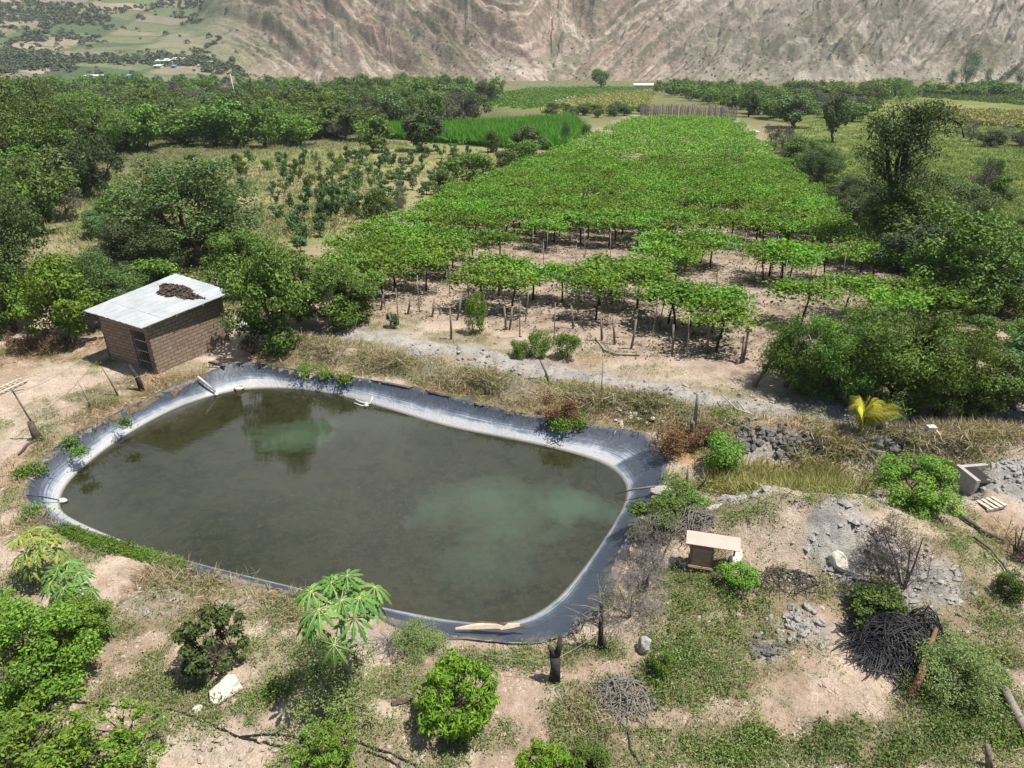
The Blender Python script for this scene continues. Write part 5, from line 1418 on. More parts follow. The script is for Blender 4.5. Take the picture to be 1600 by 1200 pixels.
# rocks
def rock(px, py, r, sq, seed, mat, name, label, group=None, cuts=4, rz=0.0, sink=.25, sub=3, amp=.35, cat='rock'):
    co, fs = lathe_blob(r, sq, seed, sub, amp, cuts)
    q = np.array(G(px, py)); o = link(name, mesh_np(name, co, None, fs, False, [M[mat]]), None, q + [0, 0, r * sq[2] * (1 - sink) - .02])
    o.rotation_euler = (0, 0, rz); return tag(o, label, cat, group)
rock(350, 1082, .47, (1.1, .75, .5), 3, 'whiterock', 'pale_boulder', 'large pale flat boulder below the dark green shrub', rz=.3, cuts=7)
rock(1306, 893, .36, (.55, .85, .8), 4, 'whiterock', 'pale_boulder', 'white upright boulder on the sand mound edge', rz=.5)
rock(1148, 880, .42, (.38, 1.1, .4), 6, 'whiterock', 'pale_slab', 'long pale stone leaning behind the bush beside the wooden box', rz=-.6)
rock(1006, 1020, .26, (.8, .8, .9), 7, 'rock', 'grey_boulder', 'grey boulder in the weeds right of the charred post')
rock(1034, 1040, .2, (1.1, .8, .6), 8, 'whiterock', 'pale_boulder', 'smaller pale stone beside the grey boulder in the weeds')
rock(1040, 770, .38, (1.5, .6, .35), 9, 'concrete', 'concrete_block', 'pale flat concrete block at the right corner of the pond', cat='block')
rock(1012, 772, .25, (.8, .8, .5), 10, 'whiterock', 'pale_boulder', 'pale stone between the liner and the concrete block')
rock(1110, 800, .4, (1.5, .35, .3), 11, 'concrete', 'concrete_slab', 'narrow concrete slab edge above the wooden box', rz=.3, cat='slab')
rock(310, 1110, .12, (1.2, .9, .7), 12, 'whiterock', 'pale_boulder', 'small pale stone on the hose in the lower left')
rng = np.random.RandomState(77)
RME = []
for sd in range(7):
    co, fs = lathe_blob(1, (1, .8, .65), 60 + sd, 3, .45, 14); RME.append((co, fs))
def rock_set(mat, spots, name, label, group):
    mes = [mesh_np(name, co, None, fs, False, [M[mat]]) for co, fs in RME]
    for (px, py, r) in spots:
        q = np.array(G(px, py)); o = link(name, mes[rng.randint(7)], None, q + [0, 0, r * .25])
        o.scale = (r * rng.uniform(.8, 1.3), r * rng.uniform(.8, 1.2), r * rng.uniform(.7, 1.1)); o.rotation_euler = (rng.normal() * .3, rng.normal() * .3, rng.uniform(0, 6.28))
        tag(o, label, 'rock', group)
rock_set('rock', [(1245 + rng.normal() * 19, 985 + rng.normal() * 16, rng.uniform(.06, .15)) for _ in range(60)], 'loose_stone', 'loose grey stone in the scattered heap on the sandy path', 'stones heaped on the sandy path')
rock_set('darkclod', [(1192 + rng.normal() * 17, 1022 + rng.normal() * 9, rng.uniform(.06, .14)) for _ in range(40)], 'dark_stone', 'dark stone in the round cluster among weeds below the path heap', 'dark stones clustered in the weeds')
rock_set('palestone', [(340 + rng.normal() * 55, 1165 + rng.normal() * 18, rng.uniform(.04, .12)) for _ in range(50)], 'pale_stone', 'pale stone on the rubble ground at the bottom left', 'pale stones on the rubble ground')
rock_set('darkclod', [(1150 + 135 * t + rng.normal() * 2, 684 + 16 * t ** 1.3 + rng.normal() * 8, rng.uniform(.08, .22)) for t in rng.rand(120)], 'dark_clod', 'dark grey clod on the crest of the bank behind the yellow grass', 'dark clods along the bank crest')
rock_set('darkclod', [(1320 + 125 * t, 702 + 6 * math.sin(5 * t) + rng.normal() * 6, rng.uniform(.12, .28)) for t in rng.rand(60)], 'dark_clod', 'grey clod on the bank behind the big round bush', 'grey clods behind the round bush')
rock_set('rock', [(1530 + 90 * rng.rand(), 725 + 50 * rng.rand(), rng.uniform(.05, .16)) for t in rng.rand(40)], 'grey_clod', 'grey clod on the concrete heap at the right border', 'clods on the concrete heap')
rock_set('whiterock', [(990 + rng.normal() * 18, 652 + rng.normal() * 6, rng.uniform(.07, .17)) for t in range(20)], 'pale_stone', 'pale stone in the patch behind the right pond corner', 'pale stones behind the pond corner')
rock_set('rock', [(1400 + rng.normal() * 50, 890 + rng.normal() * 28, rng.uniform(.05, .13)) for t in range(50)], 'grey_clod', 'grey clod on the cement coloured spill below the dead shrub', 'clods on the grey spill')
rock_set('rock', [(rng.uniform(520, 900), 0, 0) for t in range(0)], 'x', 'x', None)
rock_set('rock', [(640 + 260 * t, 540 + 62 * t + rng.normal() * 7, rng.uniform(.06, .16)) for t in rng.rand(60)], 'grey_clod', 'grey clod on the spoil strip before the vineyard', 'clods on the spoil strip')
rock_set('rock', [(1000 + 590 * t, 606 + 60 * t + rng.normal() * 7, rng.uniform(.06, .18)) for t in rng.rand(70)], 'grey_clod', 'grey clod along the track under the hedge', 'clods along the track')
# ditch: concrete culvert, slab, small weir
p = np.array(G(1524, 752))
e = empty('culvert', p, math.radians(8)); tag(e, 'grey concrete culvert head with a dark shaft beside the muddy ditch', 'culvert')
mb = MB(); mb.box((-.28, .1, .05), (.14, 1.0, .8)); mb.build('side_wall', [M['concrete']], e)
mb = MB(); mb.box((.35, .62, .0), (1.1, .14, .7)); mb.build('end_wall', [M['concrete']], e)
mb = MB(); mb.box((.1, .05, .1), (.5, .9, .5)); mb.build('shaft', [M['inner_shade']], e)  # solid near-black block, the hollow's shade put into its colour
co, fs = lathe_blob(1, (1.1, .75, .45), 71, 4, .35, 5); mb = MB(); mb.add(co + np.array([1.35, .0, .1]), None, fs); mb.build('concrete_mass', [M['concrete']], e)
p = np.array(G(1393, 664)); mb = MB(); mb.box((0, 0, 0), (1.0, .95, .09), M=Matrix.Rotation(.35, 3, 'Z') @ Matrix.Rotation(math.radians(32), 3, 'X') @ Matrix.Rotation(-.2, 3, 'Y'))
tag(mb.build('leaning_slab', [M['slab']], None, False, p + [0, 0, .35]), 'pale square panel leaning beside the yellow palm', 'panel')
mb = MB(); mb.box((0, 0, 0), (.3, .25, .3)); mb.tube([(.1, -.1, .05), (.3, -.5, -.3)], .07, 7)
tag(mb.build('water_outlet', [M['white']], None, False, np.array(G(1448, 692)) + [0, 0, .1]), 'small white outlet spilling into the muddy ditch', 'outlet')
stick('ditch_branch', gl([(1490, 712), (1503, 705), (1515, 700)], .1), .025, 'ladder', 'pale branch lying at the far end of the muddy ditch', 'branch')
stick('ditch_pipe', [np.array(G(1494, 722)) + [0, 0, .3], np.array(G(1508, 728)) + [0, 0, .25], np.array(G(1512, 738)) + [0, 0, .15], np.array(G(1506, 742)) + [0, 0, .2]], .04, 'white', 'bent white pipe beside the dark culvert shaft', 'pipe')
p = np.array(G(1547, 792)); e = empty('wooden_pallet', p + [0, 0, .08], .35); tag(e, 'small pallet of pale slats on the sand near the right border', 'pallet')
for k in range(4):
    mb = MB(); mb.box((-.3 + .2 * k, 0, .06), (.11, .5, .03)); mb.build('slat', [M['ladder']], e)
for y in (-.2, .2):
    mb = MB(); mb.box((0, y, 0), (.8, .07, .08)); mb.build('bearer', [M['ladder']], e)
co, fs = lathe_blob(.24, (1, 1, 1), 13, 2, .15); tag(link('dark_drum', mesh_np('dark_drum', co, None, fs, True, [M['burnt']]), None, np.array(G(1276, 700)) + [0, 0, .15]), 'round black lump on the dark clod bank', 'lump')

# ------------------------------------------------------------------ hoses, logs, piles
def ground_line(pts, r, dz=.0, sub=5):
    q = np.array(pts, float); t = np.linspace(0, len(q) - 1, (len(q) - 1) * sub + 1)
    xs = np.interp(t, range(len(q)), q[:, 0]); ys_ = np.interp(t, range(len(q)), q[:, 1])
    return [np.array(G(a, b)) + [0, 0, r + dz] for a, b in zip(xs, ys_)]
for pts, r, lab in [([(118, 1098), (160, 1104), (230, 1106), (288, 1116)], .024, 'black hose on the dirt above the bottom left bush'),
               ([(285, 1115), (340, 1135), (380, 1152), (440, 1166), (500, 1170), (560, 1160), (610, 1180), (650, 1198)], .024, 'black hose running right from the small pale stone'),
               ([(375, 1150), (430, 1148), (480, 1155), (520, 1168)], .025, 'thin black hose branching above the longer hose'),
               ([(575, 1175), (610, 1190), (630, 1205)], .022, 'short black hose at the bottom border left of the middle'),
               ([(990, 1142), (1010, 1133), (1020, 1142), (1050, 1138)], .02, 'kinked thin hose on the sand below the twig heap'),
               ([(980, 1140), (985, 1170), (1005, 1200)], .02, 'thin dark hose running to the bottom border'),
               ([(1480, 800), (1510, 820), (1550, 845), (1600, 860)], .02, 'thin dark hose along the slope at the right border')]:
    stick('black_hose', ground_line(pts, r), r, 'hose', lab, 'hose', 6)
stick('wooden_log', gl([(1566, 1085), (1590, 1130), (1612, 1172)], .12), [.1, .105, .11], 'barkgrey', 'grey log lying at the lower right border', 'log', 9)
stick('wooden_stake', [np.array(G(1545, 1200)), np.array(G(1545, 1200)) + [-.15, .1, .55]], [.07, .055], 'post', 'short stake at the bottom right border', 'stake')
stick('fallen_board', gl([(612, 1103), (636, 1096), (645, 1094)], .05), [.05, .06, .03], 'bark', 'short weathered board lying left of the round mango bush', 'board', 5, smooth=False)
stick('fallen_branch', ground_line([(1485, 798), (1505, 815), (1540, 838), (1565, 850)], .04, .06), [.06, .05, .04, .02], 'twigdark', 'dark fallen branch on the slope below the pallet', 'branch')
stick('fallen_branch', ground_line([(1520, 845), (1545, 870), (1575, 905)], .03, .06), [.04, .03, .02], 'twigdark', 'thin dark fallen branch below the longer one on the slope', 'branch')
p0, p1 = np.array(G(1420, 1098)), np.array(G(1455, 1005))
stick('fallen_log', [p0 + [0, 0, .1], p0 * .6 + p1 * .4 + [.05, 0, .32], p1 * .75 + p0 * .25 + [0, 0, .42], p1 + [0, 0, .5]], [.09, .08, .07, .045], 'orangewood', 'orange brown trunk leaning on the black hose pile', 'log', 8)

def tangle(name, label, cat, px, py, rx, ry, hgt, n, L, r, mat, seed, stiff=.5, flat=.5):
    rg = np.random.RandomState(seed); q = np.array(G(px, py)); s_ = scale_at(q); mb = MB()
    RX, RY = rx * s_, ry * s_ / .72
    for _ in range(n):
        a = rg.rand() * 6.28; rr_ = math.sqrt(rg.rand()); c0 = np.array([RX * rr_ * math.cos(a), RY * rr_ * math.sin(a), hgt * (1 - rr_ ** 2) * rg.uniform(.35, 1) + .03])
        th = rg.rand() * 6.28; l = L * rg.uniform(.5, 1.2); d = np.array([math.cos(th), math.sin(th), rg.normal() * .15]); pn = np.array([-d[1], d[0], 0])
        cv = rg.normal() * stiff; pts = []
        for t in np.linspace(-.5, .5, 6):
            p_ = c0 + d * l * t + pn * cv * l * (t * t - .1)
            rq = math.hypot(p_[0] / RX, p_[1] / RY); p_[2] = min(p_[2], max(.03, hgt * (1 - min(rq, 1) ** 2) + .05)) if flat else p_[2]
            pts.append(p_)
        mb.tube(pts, r * rg.uniform(.7, 1.2), 4, cap=False)
    return tag(mb.build(name, [M[mat]], None, True, q), label, cat)
tangle('hose_pile', 'tangled heap of black drip hoses in the weeds at the lower right', 'hose pile', 1394, 1008, 64, 42, .8, 720, 1.2, .011, 'hose', 5, .8)
tangle('hose_coil', 'smooth bundle of black hoses on top of the tangled heap', 'hose bundle', 1436, 985, 30, 16, .85, 70, 1.5, .013, 'hose', 6, .2)
tangle('twig_heap', 'heap of pale bare twigs on the sand below the charred post', 'twig heap', 972, 1092, 46, 26, .35, 170, .8, .009, 'barkgrey', 7, .8)
tangle('twig_heap', 'loose heap of dark sticks on the ground right of the wooden box', 'twig heap', 1225, 912, 50, 16, .25, 70, 1.0, .012, 'twigdark', 8, .3)
tangle('twig_heap', 'grey brushwood heap just above the wooden box', 'twig heap', 1085, 820, 38, 26, .5, 160, 1.0, .011, 'twig', 9, .3)
tangle('twig_heap', 'grey twigs scattered on the bare soil right of the papaya tree', 'twig heap', 610, 1015, 50, 18, .1, 60, .6, .008, 'twig', 10, .4)

def dead_shrub(name, label, px, py, hpx, wpx, n, mat, seed, r=.012, lean=0.0, arch=.4, cat='dead shrub', stem=.05, leaf=None, nl=0):
    rg = np.random.RandomState(seed); q = np.array(G(px, py)); s_ = scale_at(q); Hh = hpx * s_ / .9; Wd = wpx * s_ / 2
    mb = MB(); tips = []
    for _ in range(3):
        a = rg.rand() * 6.28; mb.tube([(0, 0, -.1), (Wd * .2 * math.cos(a) + lean * Hh * .3, Wd * .2 * math.sin(a), Hh * .35), (Wd * .4 * math.cos(a) + lean * Hh * .7, Wd * .4 * math.sin(a), Hh * .7)], [stem * .6, stem * .4, stem * .2], 5)
    nodes = []
    for _ in range(min(8, max(4, n // 60))):
        a = rg.rand() * 6.28; q_ = [np.array([Wd * .75 * t * math.cos(a) + lean * Hh * t, Wd * .75 * t * math.sin(a), Hh * (.75 * t - .1 * t * t)]) + rg.normal(size=3) * .07 * Hh * (t > 0) for t in (0, .3, .6, .9)]
        q_[0][2] = -.05; mb.tube(q_, [r * 2.2, r * 1.8, r * 1.3, r * .8], 4, cap=False); nodes += [(q_[1], 0), (q_[2], 0), (q_[3], 1)]
    for _ in range(n * 2):
        p_, lv = nodes[rg.randint(len(nodes))]
        out = np.array([(p_[0] - lean * Hh * .5) / Wd, p_[1] / Wd, .25])
        d = unit(out * .7 + rg.normal(size=3) * .75 + np.array([lean * .6, 0, .25])); l = Hh * rg.uniform(.14, .34) * (.75 ** lv)
        e_ = p_ + d * l; e_[2] = abs(e_[2])
        if ((e_[0] - lean * Hh * .6) / Wd) ** 2 + (e_[1] / Wd) ** 2 + (e_[2] / Hh) ** 2 > 1.15: continue
        mid = (p_ + e_) / 2 + rg.normal(size=3) * .12 * l
        mb.tube([p_, mid, e_], [r * .9, r * .6, r * .3], 3, cap=False); tips += [e_, mid]
        if lv < 4: nodes.append((e_, lv + 1)); nodes.append((mid, lv + 1))
    if leaf:
        tips = np.array(tips); k = rg.randint(0, len(tips), nl)
        e = empty(name, q); tag(e, label, cat); mb.build('branches', [M[mat]], e)
        V, Q = leaf_geo(tips[k] + rg.normal(size=(nl, 3)) * .08 * Hh, rdir(rg, nl) + np.array([0, 0, .5]), rdir(rg, nl), .07, .035)
        link('leaves', mesh_np('leaves', V, Q, mats=[M[leaf]]), e); return e
    return tag(mb.build(name, [M[mat]], None, False, q), label, cat)
dead_shrub('dead_shrub', 'dark purplish leafless shrub on the grey spill', 1412, 922, 128, 140, 900, 'twigdark', 1, .006, -.25, .3, stem=.06)
dead_shrub('dead_shrub', 'grey leafless brush along the right pond edge left of the wooden box', 1025, 890, 100, 120, 800, 'twig', 2, .0055, 0, .3)
dead_shrub('dead_shrub', 'grey bare brush sprawling beside the dark near liner', 985, 965, 90, 130, 700, 'twig', 3, .0055, 0, .4)
dead_shrub('dead_shrub', 'grey brush linking the two larger brush heaps along the right pond edge', 1005, 925, 80, 90, 500, 'twig', 13, .0055, 0, .4)
dead_shrub('dead_shrub', 'pale broken twigs over the dark liner beside the charred post', 905, 985, 34, 60, 60, 'barkgrey', 4, .01, 0, .3)
dead_shrub('dead_shrub', 'small dry bush on the near water edge at the left', 200, 852, 30, 44, 70, 'brown_s' if 'brown_s' in M else 'bark', 5, .006, .1, .3)
dead_shrub('dry_tumbleweed', 'round brown dry bush hanging over the far liner', 872, 652, 38, 66, 300, 'orangewood', 6, .012, 0, .3, leaf='brownweed', nl=2200)
dead_shrub('dry_tumbleweed', 'larger brown dry bush at the right end of the pond by the tall post', 1052, 708, 62, 76, 420, 'orangewood', 7, .012, 0, .3, leaf='brownweed', nl=3600)
dead_shrub('dry_tumbleweed', 'brown dry brush behind the tall fence post', 1100, 690, 40, 70, 300, 'bark', 8, .012, 0, .3, leaf='brownweed', nl=2000)
dead_shrub('dry_tumbleweed', 'brown dry bush at the left border above the bare dirt', 55, 556, 40, 110, 340, 'bark', 9, .012, 0, .3, leaf='brownweed', nl=3200)
dead_shrub('dry_tumbleweed', 'dark brush tangle under the tree right of the hut', 395, 552, 36, 90, 260, 'twigdark', 10, .012, 0, .3, leaf='brownweed', nl=900)
dead_shrub('dead_shrub', 'dark dead tangle at the right border', 1585, 870, 60, 60, 220, 'twigdark', 11, .009, 0, .4)
# charred forked stump posts with wires
p = np.array(G(866, 1066))
e = empty('stump_post', p); tag(e, 'charred forked stump post holding fence wires by the near pond edge', 'post')
mb = MB(); mb.tube([(0, 0, -.1), (.02, 0, .4), (-.02, 0, .8)], [.15, .115, .12], 9); mb.tube([(-.02, 0, .75), (-.1, 0, 1.0), (-.16, .02, 1.12)], [.1, .06, .03], 7); mb.tube([(0, 0, .7), (.08, 0, 1.05), (.1, .02, 1.4)], [.1, .07, .05], 7)
mb.build('trunk', [M['burnt']], e, True)
for k in range(4):
    mb = MB(); z = .25 + .16 * k; a = np.array([0, -.1, z]); b_ = np.array(G(752, 1052)) - p + [0, 0, z * .8]
    mb.tube([a, (a + b_) / 2 - [0, 0, .05], b_], .006, 4); mb.build('wire', [M['postgrey']], e)
mb = MB(); a = np.array([.1, 0, .75]); b_ = np.array(G(936, 1010)) - p + [0, 0, .5]; mb.tube([a, (a + b_) / 2 - [0, 0, .05], b_], .007, 4); mb.build('wire', [M['postgrey']], e)
p = np.array(G(938, 1014)); e = empty('dead_tree', p); tag(e, 'thin charred dead tree with bare twigs by the near liner', 'dead tree')
mb = MB(); mb.tube([(0, 0, -.1), (-.02, 0, .5), (-.05, 0, 1.5)], [.09, .07, .04], 7); mb.tube([(.1, 0, 0), (.06, .02, .35)], [.12, .05], 7); mb.build('trunk', [M['burnt']], e, True)
rg = np.random.RandomState(3)
for k in range(16):
    mb = MB(); z = rg.uniform(.7, 1.5); a = rg.rand() * 6.28; l = rg.uniform(.4, 1.0); d = np.array([math.cos(a), math.sin(a) * .6, rg.uniform(.1, .8)])
    b0 = np.array([-.04, 0, z]); mb.tube([b0, b0 + d * l * .5 + [0, 0, .05], b0 + d * l], [.018, .012, .005], 4); mb.tube([b0 + d * l * .5, b0 + d * l * .8 + rg.normal(size=3) * .15], [.01, .004], 3); mb.build('branch', [M['twig']], e)

# ------------------------------------------------------------------ near plants
def papaya_leaf(rg, size):
    """palmate leaf in the x-y plane, stalk end at the origin, pointing along +x"""
    mb = MB(); nl = 8
    angs = np.linspace(-2.5, 2.5, nl + 1)
    for a in angs:
        L = size * (1 - .18 * abs(a) / 2.5) * rg.uniform(.9, 1.08); w = L * .30
        # lobe outline with side lobes
        pr = [(0, 0), (.3, .34), (.42, .55), (.5, 1.0), (.55, .6), (.68, .95), (.72, .48), (.86, .6), (.88, .25), (1.0, 0)]
        top = [(x * L, y * w * .5) for x, y in pr]; bot = [(x * L, -y * w * .5) for x, y in pr]
        ca_, sa_ = math.cos(a), math.sin(a)
        def pt(x, y, dz=0): 
            r = math.hypot(x, y); return (x * ca_ - y * sa_, x * sa_ + y * ca_, -.55 * r * r / size - abs(y) * .25 + .04 + dz)
        n = len(pr); V = [pt(*q) for q in top] + [pt(*q) for q in bot] + [pt(x * L, 0, .012) for x, y in pr]
        T = []
        for i in range(n - 1):
            T += [[i + 2 * n, i + 1 + 2 * n, i + 1], [i + 2 * n, i + 1, i], [i + 2 * n, i + n + 1, i + 1 + 2 * n], [i + 2 * n, i + n, i + n + 1]]
        mb.add(V, None, T, 0)
        vv = [pt(x * L, 0, .02) for x in (0, .3, .6, .92)]
        mb.tube(vv, [.012 * size, .01 * size, .007 * size, .003 * size], 4, m=1, cap=False)
    return mb
def papaya(px, py, hpx, leafs, size, label, seed, mat='papaya', spread=.6, lean=(0, 0)):
    rg = np.random.RandomState(seed); q = np.array(G(px, py)); s_ = scale_at(q); h = hpx * s_ / .86
    e = empty('papaya_tree', q, rg.rand() * 6); tag(e, label, 'papaya tree')
    mb = MB(); top = np.array([lean[0], lean[1], h]); mb.tube([(0, 0, -.1), top * .4 + [.03, 0, 0], top], [.085, .065, .05], 9); mb.build('trunk', [M['barkgrey']], e, True)
    for k in range(leafs):
        a = k * 2.4 + rg.normal() * .2; t = k / max(leafs - 1, 1); el = 1.15 - 1.35 * t + rg.normal() * .1
        d = np.array([math.cos(a) * math.cos(el), math.sin(a) * math.cos(el), math.sin(el)]); pl = spread * rg.uniform(.75, 1.1) * (.6 + .4 * (1 - abs(t - .5)))
        base = top - [0, 0, t * .35]; tip = base + d * pl - np.array([0, 0, .08 * t])
        sz = size * rg.uniform(.85, 1.1) * (.75 if t < .15 else 1)
        lm_ = papaya_leaf(rg, sz)
        ax = unit(np.array([d[0], d[1], d[2] - .75])); up_ = np.array([0, 0, 1.0]); y = unit(np.cross(up_, ax)); z = np.cross(ax, y)
        Rm = np.stack([ax, y, z], 1)
        lm_.V = [v_ @ Rm.T + tip for v_ in lm_.V]
        lm_.tube([base, (base + tip) / 2 + [0, 0, .06], tip], [.018, .014, .01], 5, m=1)
        lm_.build('leaf', [M[mat if t < .8 else mat], M['papaya_vein']], e)
    return e
papaya(552, 1093, 165, 17, .54, 'papaya tree with large deep green lobed leaves in the foreground', 1, spread=.78)
papaya(82, 910, 56, 16, .42, 'yellowing papaya plant at the left border above the big green bush', 2, 'papaya_yellow', .55, (.1, 0))
papaya(132, 960, 58, 14, .40, 'papaya plant between the yellowing one and the big green bush', 3, 'papaya', .5, (.15, 0))
papaya(150, 1000, 34, 12, .3, 'short papaya plant at the right edge of the big green bush', 4, 'papaya', .4)
papaya(268, 1155, 6, 0, .3, 'x', 5) if False else None

tree('citrus', 60, 1085, 140, 190, 'citrus_tree', 'big dense bright green bush at the lower left border', 'bush')
tree('citrus', 128, 1015, 90, 110, 'leafy_bush', 'leafy bush at the right side of the big dense left bush', 'bush')
tree('citrus', -20, 1015, 100, 130, 'leafy_bush', 'green bush at the left border behind the big dense bush', 'bush')
tree('loose', 60, 1230, 135, 200, 'leafy_bush', 'loose yellowish green bush in the bottom left corner', 'bush')
tree('loose', 185, 1220, 120, 170, 'leafy_bush', 'loose green bush at the bottom border right of the corner bush', 'bush')
tree('mango', 716, 1128, 108, 126, 'mango_bush', 'round bright mango bush with drooping leaves in the foreground', 'bush', rz=1.0)
tree('darkshrub', 346, 1046, 112, 104, 'dark_shrub', 'upright dark green shrub above the large pale boulder', 'shrub')
tree('greyshrub', 528, 1090, 74, 150, 'leafy_shrub', 'low greyish green shrub behind the foreground papaya trunk', 'shrub')
tree('loose', 515, 1200, 95, 100, 'leafy_plant', 'bright lobed leafy plant at the bottom left of the middle', 'plant')
tree('mango', 850, 1230, 80, 90, 'leafy_plant', 'green plant with long leaves at the bottom border', 'plant')
tree('bush', 920, 1215, 60, 70, 'leafy_plant', 'low green plant right of the long leaved one at the bottom border', 'plant')
tree('bushbright', 1150, 918, 40, 60, 'leafy_bush', 'light green bush right beside the wooden box', 'bush')
tree('greyshrub', 1480, 1080, 80, 130, 'leafy_shrub', 'pale green feathery shrub right of the orange brown trunk', 'shrub')
tree('bush', 1375, 968, 48, 100, 'leafy_bush', 'green weed bush behind the black hose pile', 'bush')
tree('bush', 1572, 935, 44, 46, 'leafy_bush', 'dark green broad leaved weed at the right border', 'bush')
tree('bush', 1020, 835, 56, 90, 'leafy_bush', 'green weed bush at the right pond corner', 'bush')
tree('bush', 975, 838, 40, 40, 'leafy_bush', 'small green bush overhanging the right liner', 'bush')
tree('bush', 1062, 800, 40, 80, 'leafy_bush', 'green weed bush behind the grey brushwood heap', 'bush')
tree('greyshrub', 655, 1012, 40, 80, 'leafy_shrub', 'low mounded green shrub on the near pond rim', 'shrub')
tree('bushbright', 1030, 1055, 44, 40, 'leafy_bush', 'small bright weed bush right of the grey boulder', 'bush')
# yellow palm
q = np.array(G(1338, 690)); s_ = scale_at(q); e = empty('young_palm', q); tag(e, 'young palm with yellow fronds beside the pale panel', 'palm')
rg = np.random.RandomState(6)
mb = MB(); mb.tube([(0, 0, -.1), (0, 0, .35)], [.09, .05], 7); mb.build('trunk', [M['bark']], e, True)
for k in range(11):
    a = k * 2.4 + .3; el = rg.uniform(1.05, 1.5); L = 1.45 * rg.uniform(.85, 1.1); ax = np.array([math.cos(a) * .8 + .25, math.sin(a) * .6, 0]); mb = MB(); sp = []
    for t in np.linspace(0, 1, 9):
        sp.append(np.array([0, 0, .25]) + ax * L * t * (math.cos(el) + .22 * t) + np.array([0, 0, L * (math.sin(el) * t - .2 * t * t)]))
    sp = np.array(sp); mb.tube(sp, np.linspace(.02, .006, 9), 4)
    tn = unit(np.gradient(sp, axis=0)); pos, nr, axs, LL = [], [], [], []
    for t in np.linspace(.12, 1, 40):
        i = t * 8; c0 = sp[int(i)] + (sp[min(int(i) + 1, 8)] - sp[int(i)]) * (i - int(i)); tt = tn[int(i)]
        sd_ = unit(np.cross(tt, [0, 0, 1.0]))
        for sg in (-1, 1):
            d = unit(tt * 1.1 + sd_ * sg * .6 + np.array([0, 0, -.05])); l = .6 * (1 - .55 * abs(t - .45)); pos.append(c0 + d * l / 2); axs.append(d); nr.append(np.array([0, 0, 1.]) + sd_ * sg * .3); LL.append(l)
    V, Q = leaf_geo(np.array(pos), np.array(nr), np.array(axs), np.array(LL), .016, .1); mb.add(V, Q)
    mb.build('frond', [M['palm']], e)

# ------------------------------------------------------------------ far things
q = np.array(G(374, 182)); a = q + [0, 0, 0]; h_ = 58 * scale_at(q) / .95
stick('utility_pole', [a, a + [-.55, 0, h_]], [.16, .09], 'pole', 'pale leaning utility pole rising out of the wood', 'pole')
q = np.array(G(415, 142)); stick('utility_pole', [q, q + [0, 0, 14 * scale_at(q)]], [.15, .1], 'pole', 'short pale pole farther right above the wood', 'pole')
def far_house(px, py, wpx, dpx, hpx, label, wall='farwall', roof='fartin', pitch=.2, onm=True):
    q = np.array(MP(px, py)) if onm else np.array(G(px, py)); s_ = scale_at(q)
    w, d, h = wpx * s_, dpx * s_, hpx * s_
    e = empty('far_house', q, rng.uniform(-.2, .2)); tag(e, label, 'house')
    mb = MB(); mb.box((0, 0, h / 2 - 1.5), (w, d, h + 3)); wl = mb.build('wall', [M[wall]], e)
    mb = MB(); k = d * .62; r = d * pitch
    mb.add([(-w * .54, -k, h), (w * .54, -k, h), (w * .54, k, h + r), (-w * .54, k, h + r), (-w * .54, -k, h - .15), (w * .54, -k, h - .15), (w * .54, k, h + r - .15), (-w * .54, k, h + r - .15)],
           [[0, 1, 2, 3], [7, 6, 5, 4], [0, 4, 5, 1], [1, 5, 6, 2], [2, 6, 7, 3], [3, 7, 4, 0]])
    mb.build('roof', [M[roof]], e)
    mb = MB(); mb.box((-w * .2, -d / 2 - .05, h * .4), (w * .1, .1, h * .8)); mb.build('door', [M['barkdark']], e)
    mb = MB(); mb.box((w * .2, -d / 2 - .05, h * .55), (w * .12, .1, h * .4)); mb.build('window', [M['barkdark']], e)
far_house(258, 99, 22, 14, 4, 'far low house with a long white roof, leftmost in the hamlet below the farmed hill')
far_house(278, 97, 18, 12, 4, 'far house with a grey roof in the middle of the hamlet')
far_house(248, 106, 12, 9, 3, 'far small white roofed shed at the lower left of the hamlet')
far_house(272, 106, 7, 6, 3, 'far hut with a blue sheet roof in the hamlet', 'bluetarp', 'bluetarp')
far_house(328, 101, 18, 9, 3, 'far white roofed shed at the right end of the hamlet')
far_house(312, 104, 8, 6, 2, 'far tiny white roofed shed left of the right end shed')
far_house(205, 121, 14, 8, 3, 'far blue roofed shed above the wood left of the hamlet', 'farwall', 'bluetarp')
far_house(148, 121, 30, 8, 2.5, 'far long low pale roof above the wood at the left')
far_house(1008, 137, 34, 10, 4, 'long low white roofed shed at the foot of the mountain', onm=False)
q = np.array(G(1213, 155)); stick('dark_post', [q, q + [0, 0, 16 * scale_at(q)]], [.5, .45], 'barkdark', 'dark square looking post on the pale bank at the foot of the mountain', 'post', 4)
mb = MB(); w = 40 * scale_at(np.array(G(745, 150))); mb.box((0, 0, .6), (w, 1.2, 1.2)); tag(mb.build('far_wall', [M['white']], None, False, np.array(G(745, 149))), 'long white wall beyond the wood at the foot of the mountain', 'wall')
co, fs = lathe_blob(1, (1.6, .8, .45), 15, 2, .5, 4); s_ = scale_at(np.array(G(1176, 212)))
tag(link('white_sheet', mesh_np('white_sheet', co * 10 * s_ * .7, None, fs, False, [M['white']]), None, np.array(G(1176, 210)) + [0, 0, .5]), 'white sheet heap at the far right edge of the vineyard', 'sheet')
for i in range(9):
    a_ = (868 + 30 * i / 8, 160 - 7.5 * i / 8); q = np.array(G(*a_)); co, fs = lathe_blob(.8, (1.4, .8, .7), 30 + i, 1, .4, 3)
    tag(link('white_sack', mesh_np('white_sack', co, None, fs, False, [M['white']]), None, q + [0, 0, .3]), 'white sack in the line between the two far vine fields', 'sack', 'white sacks between the far fields')
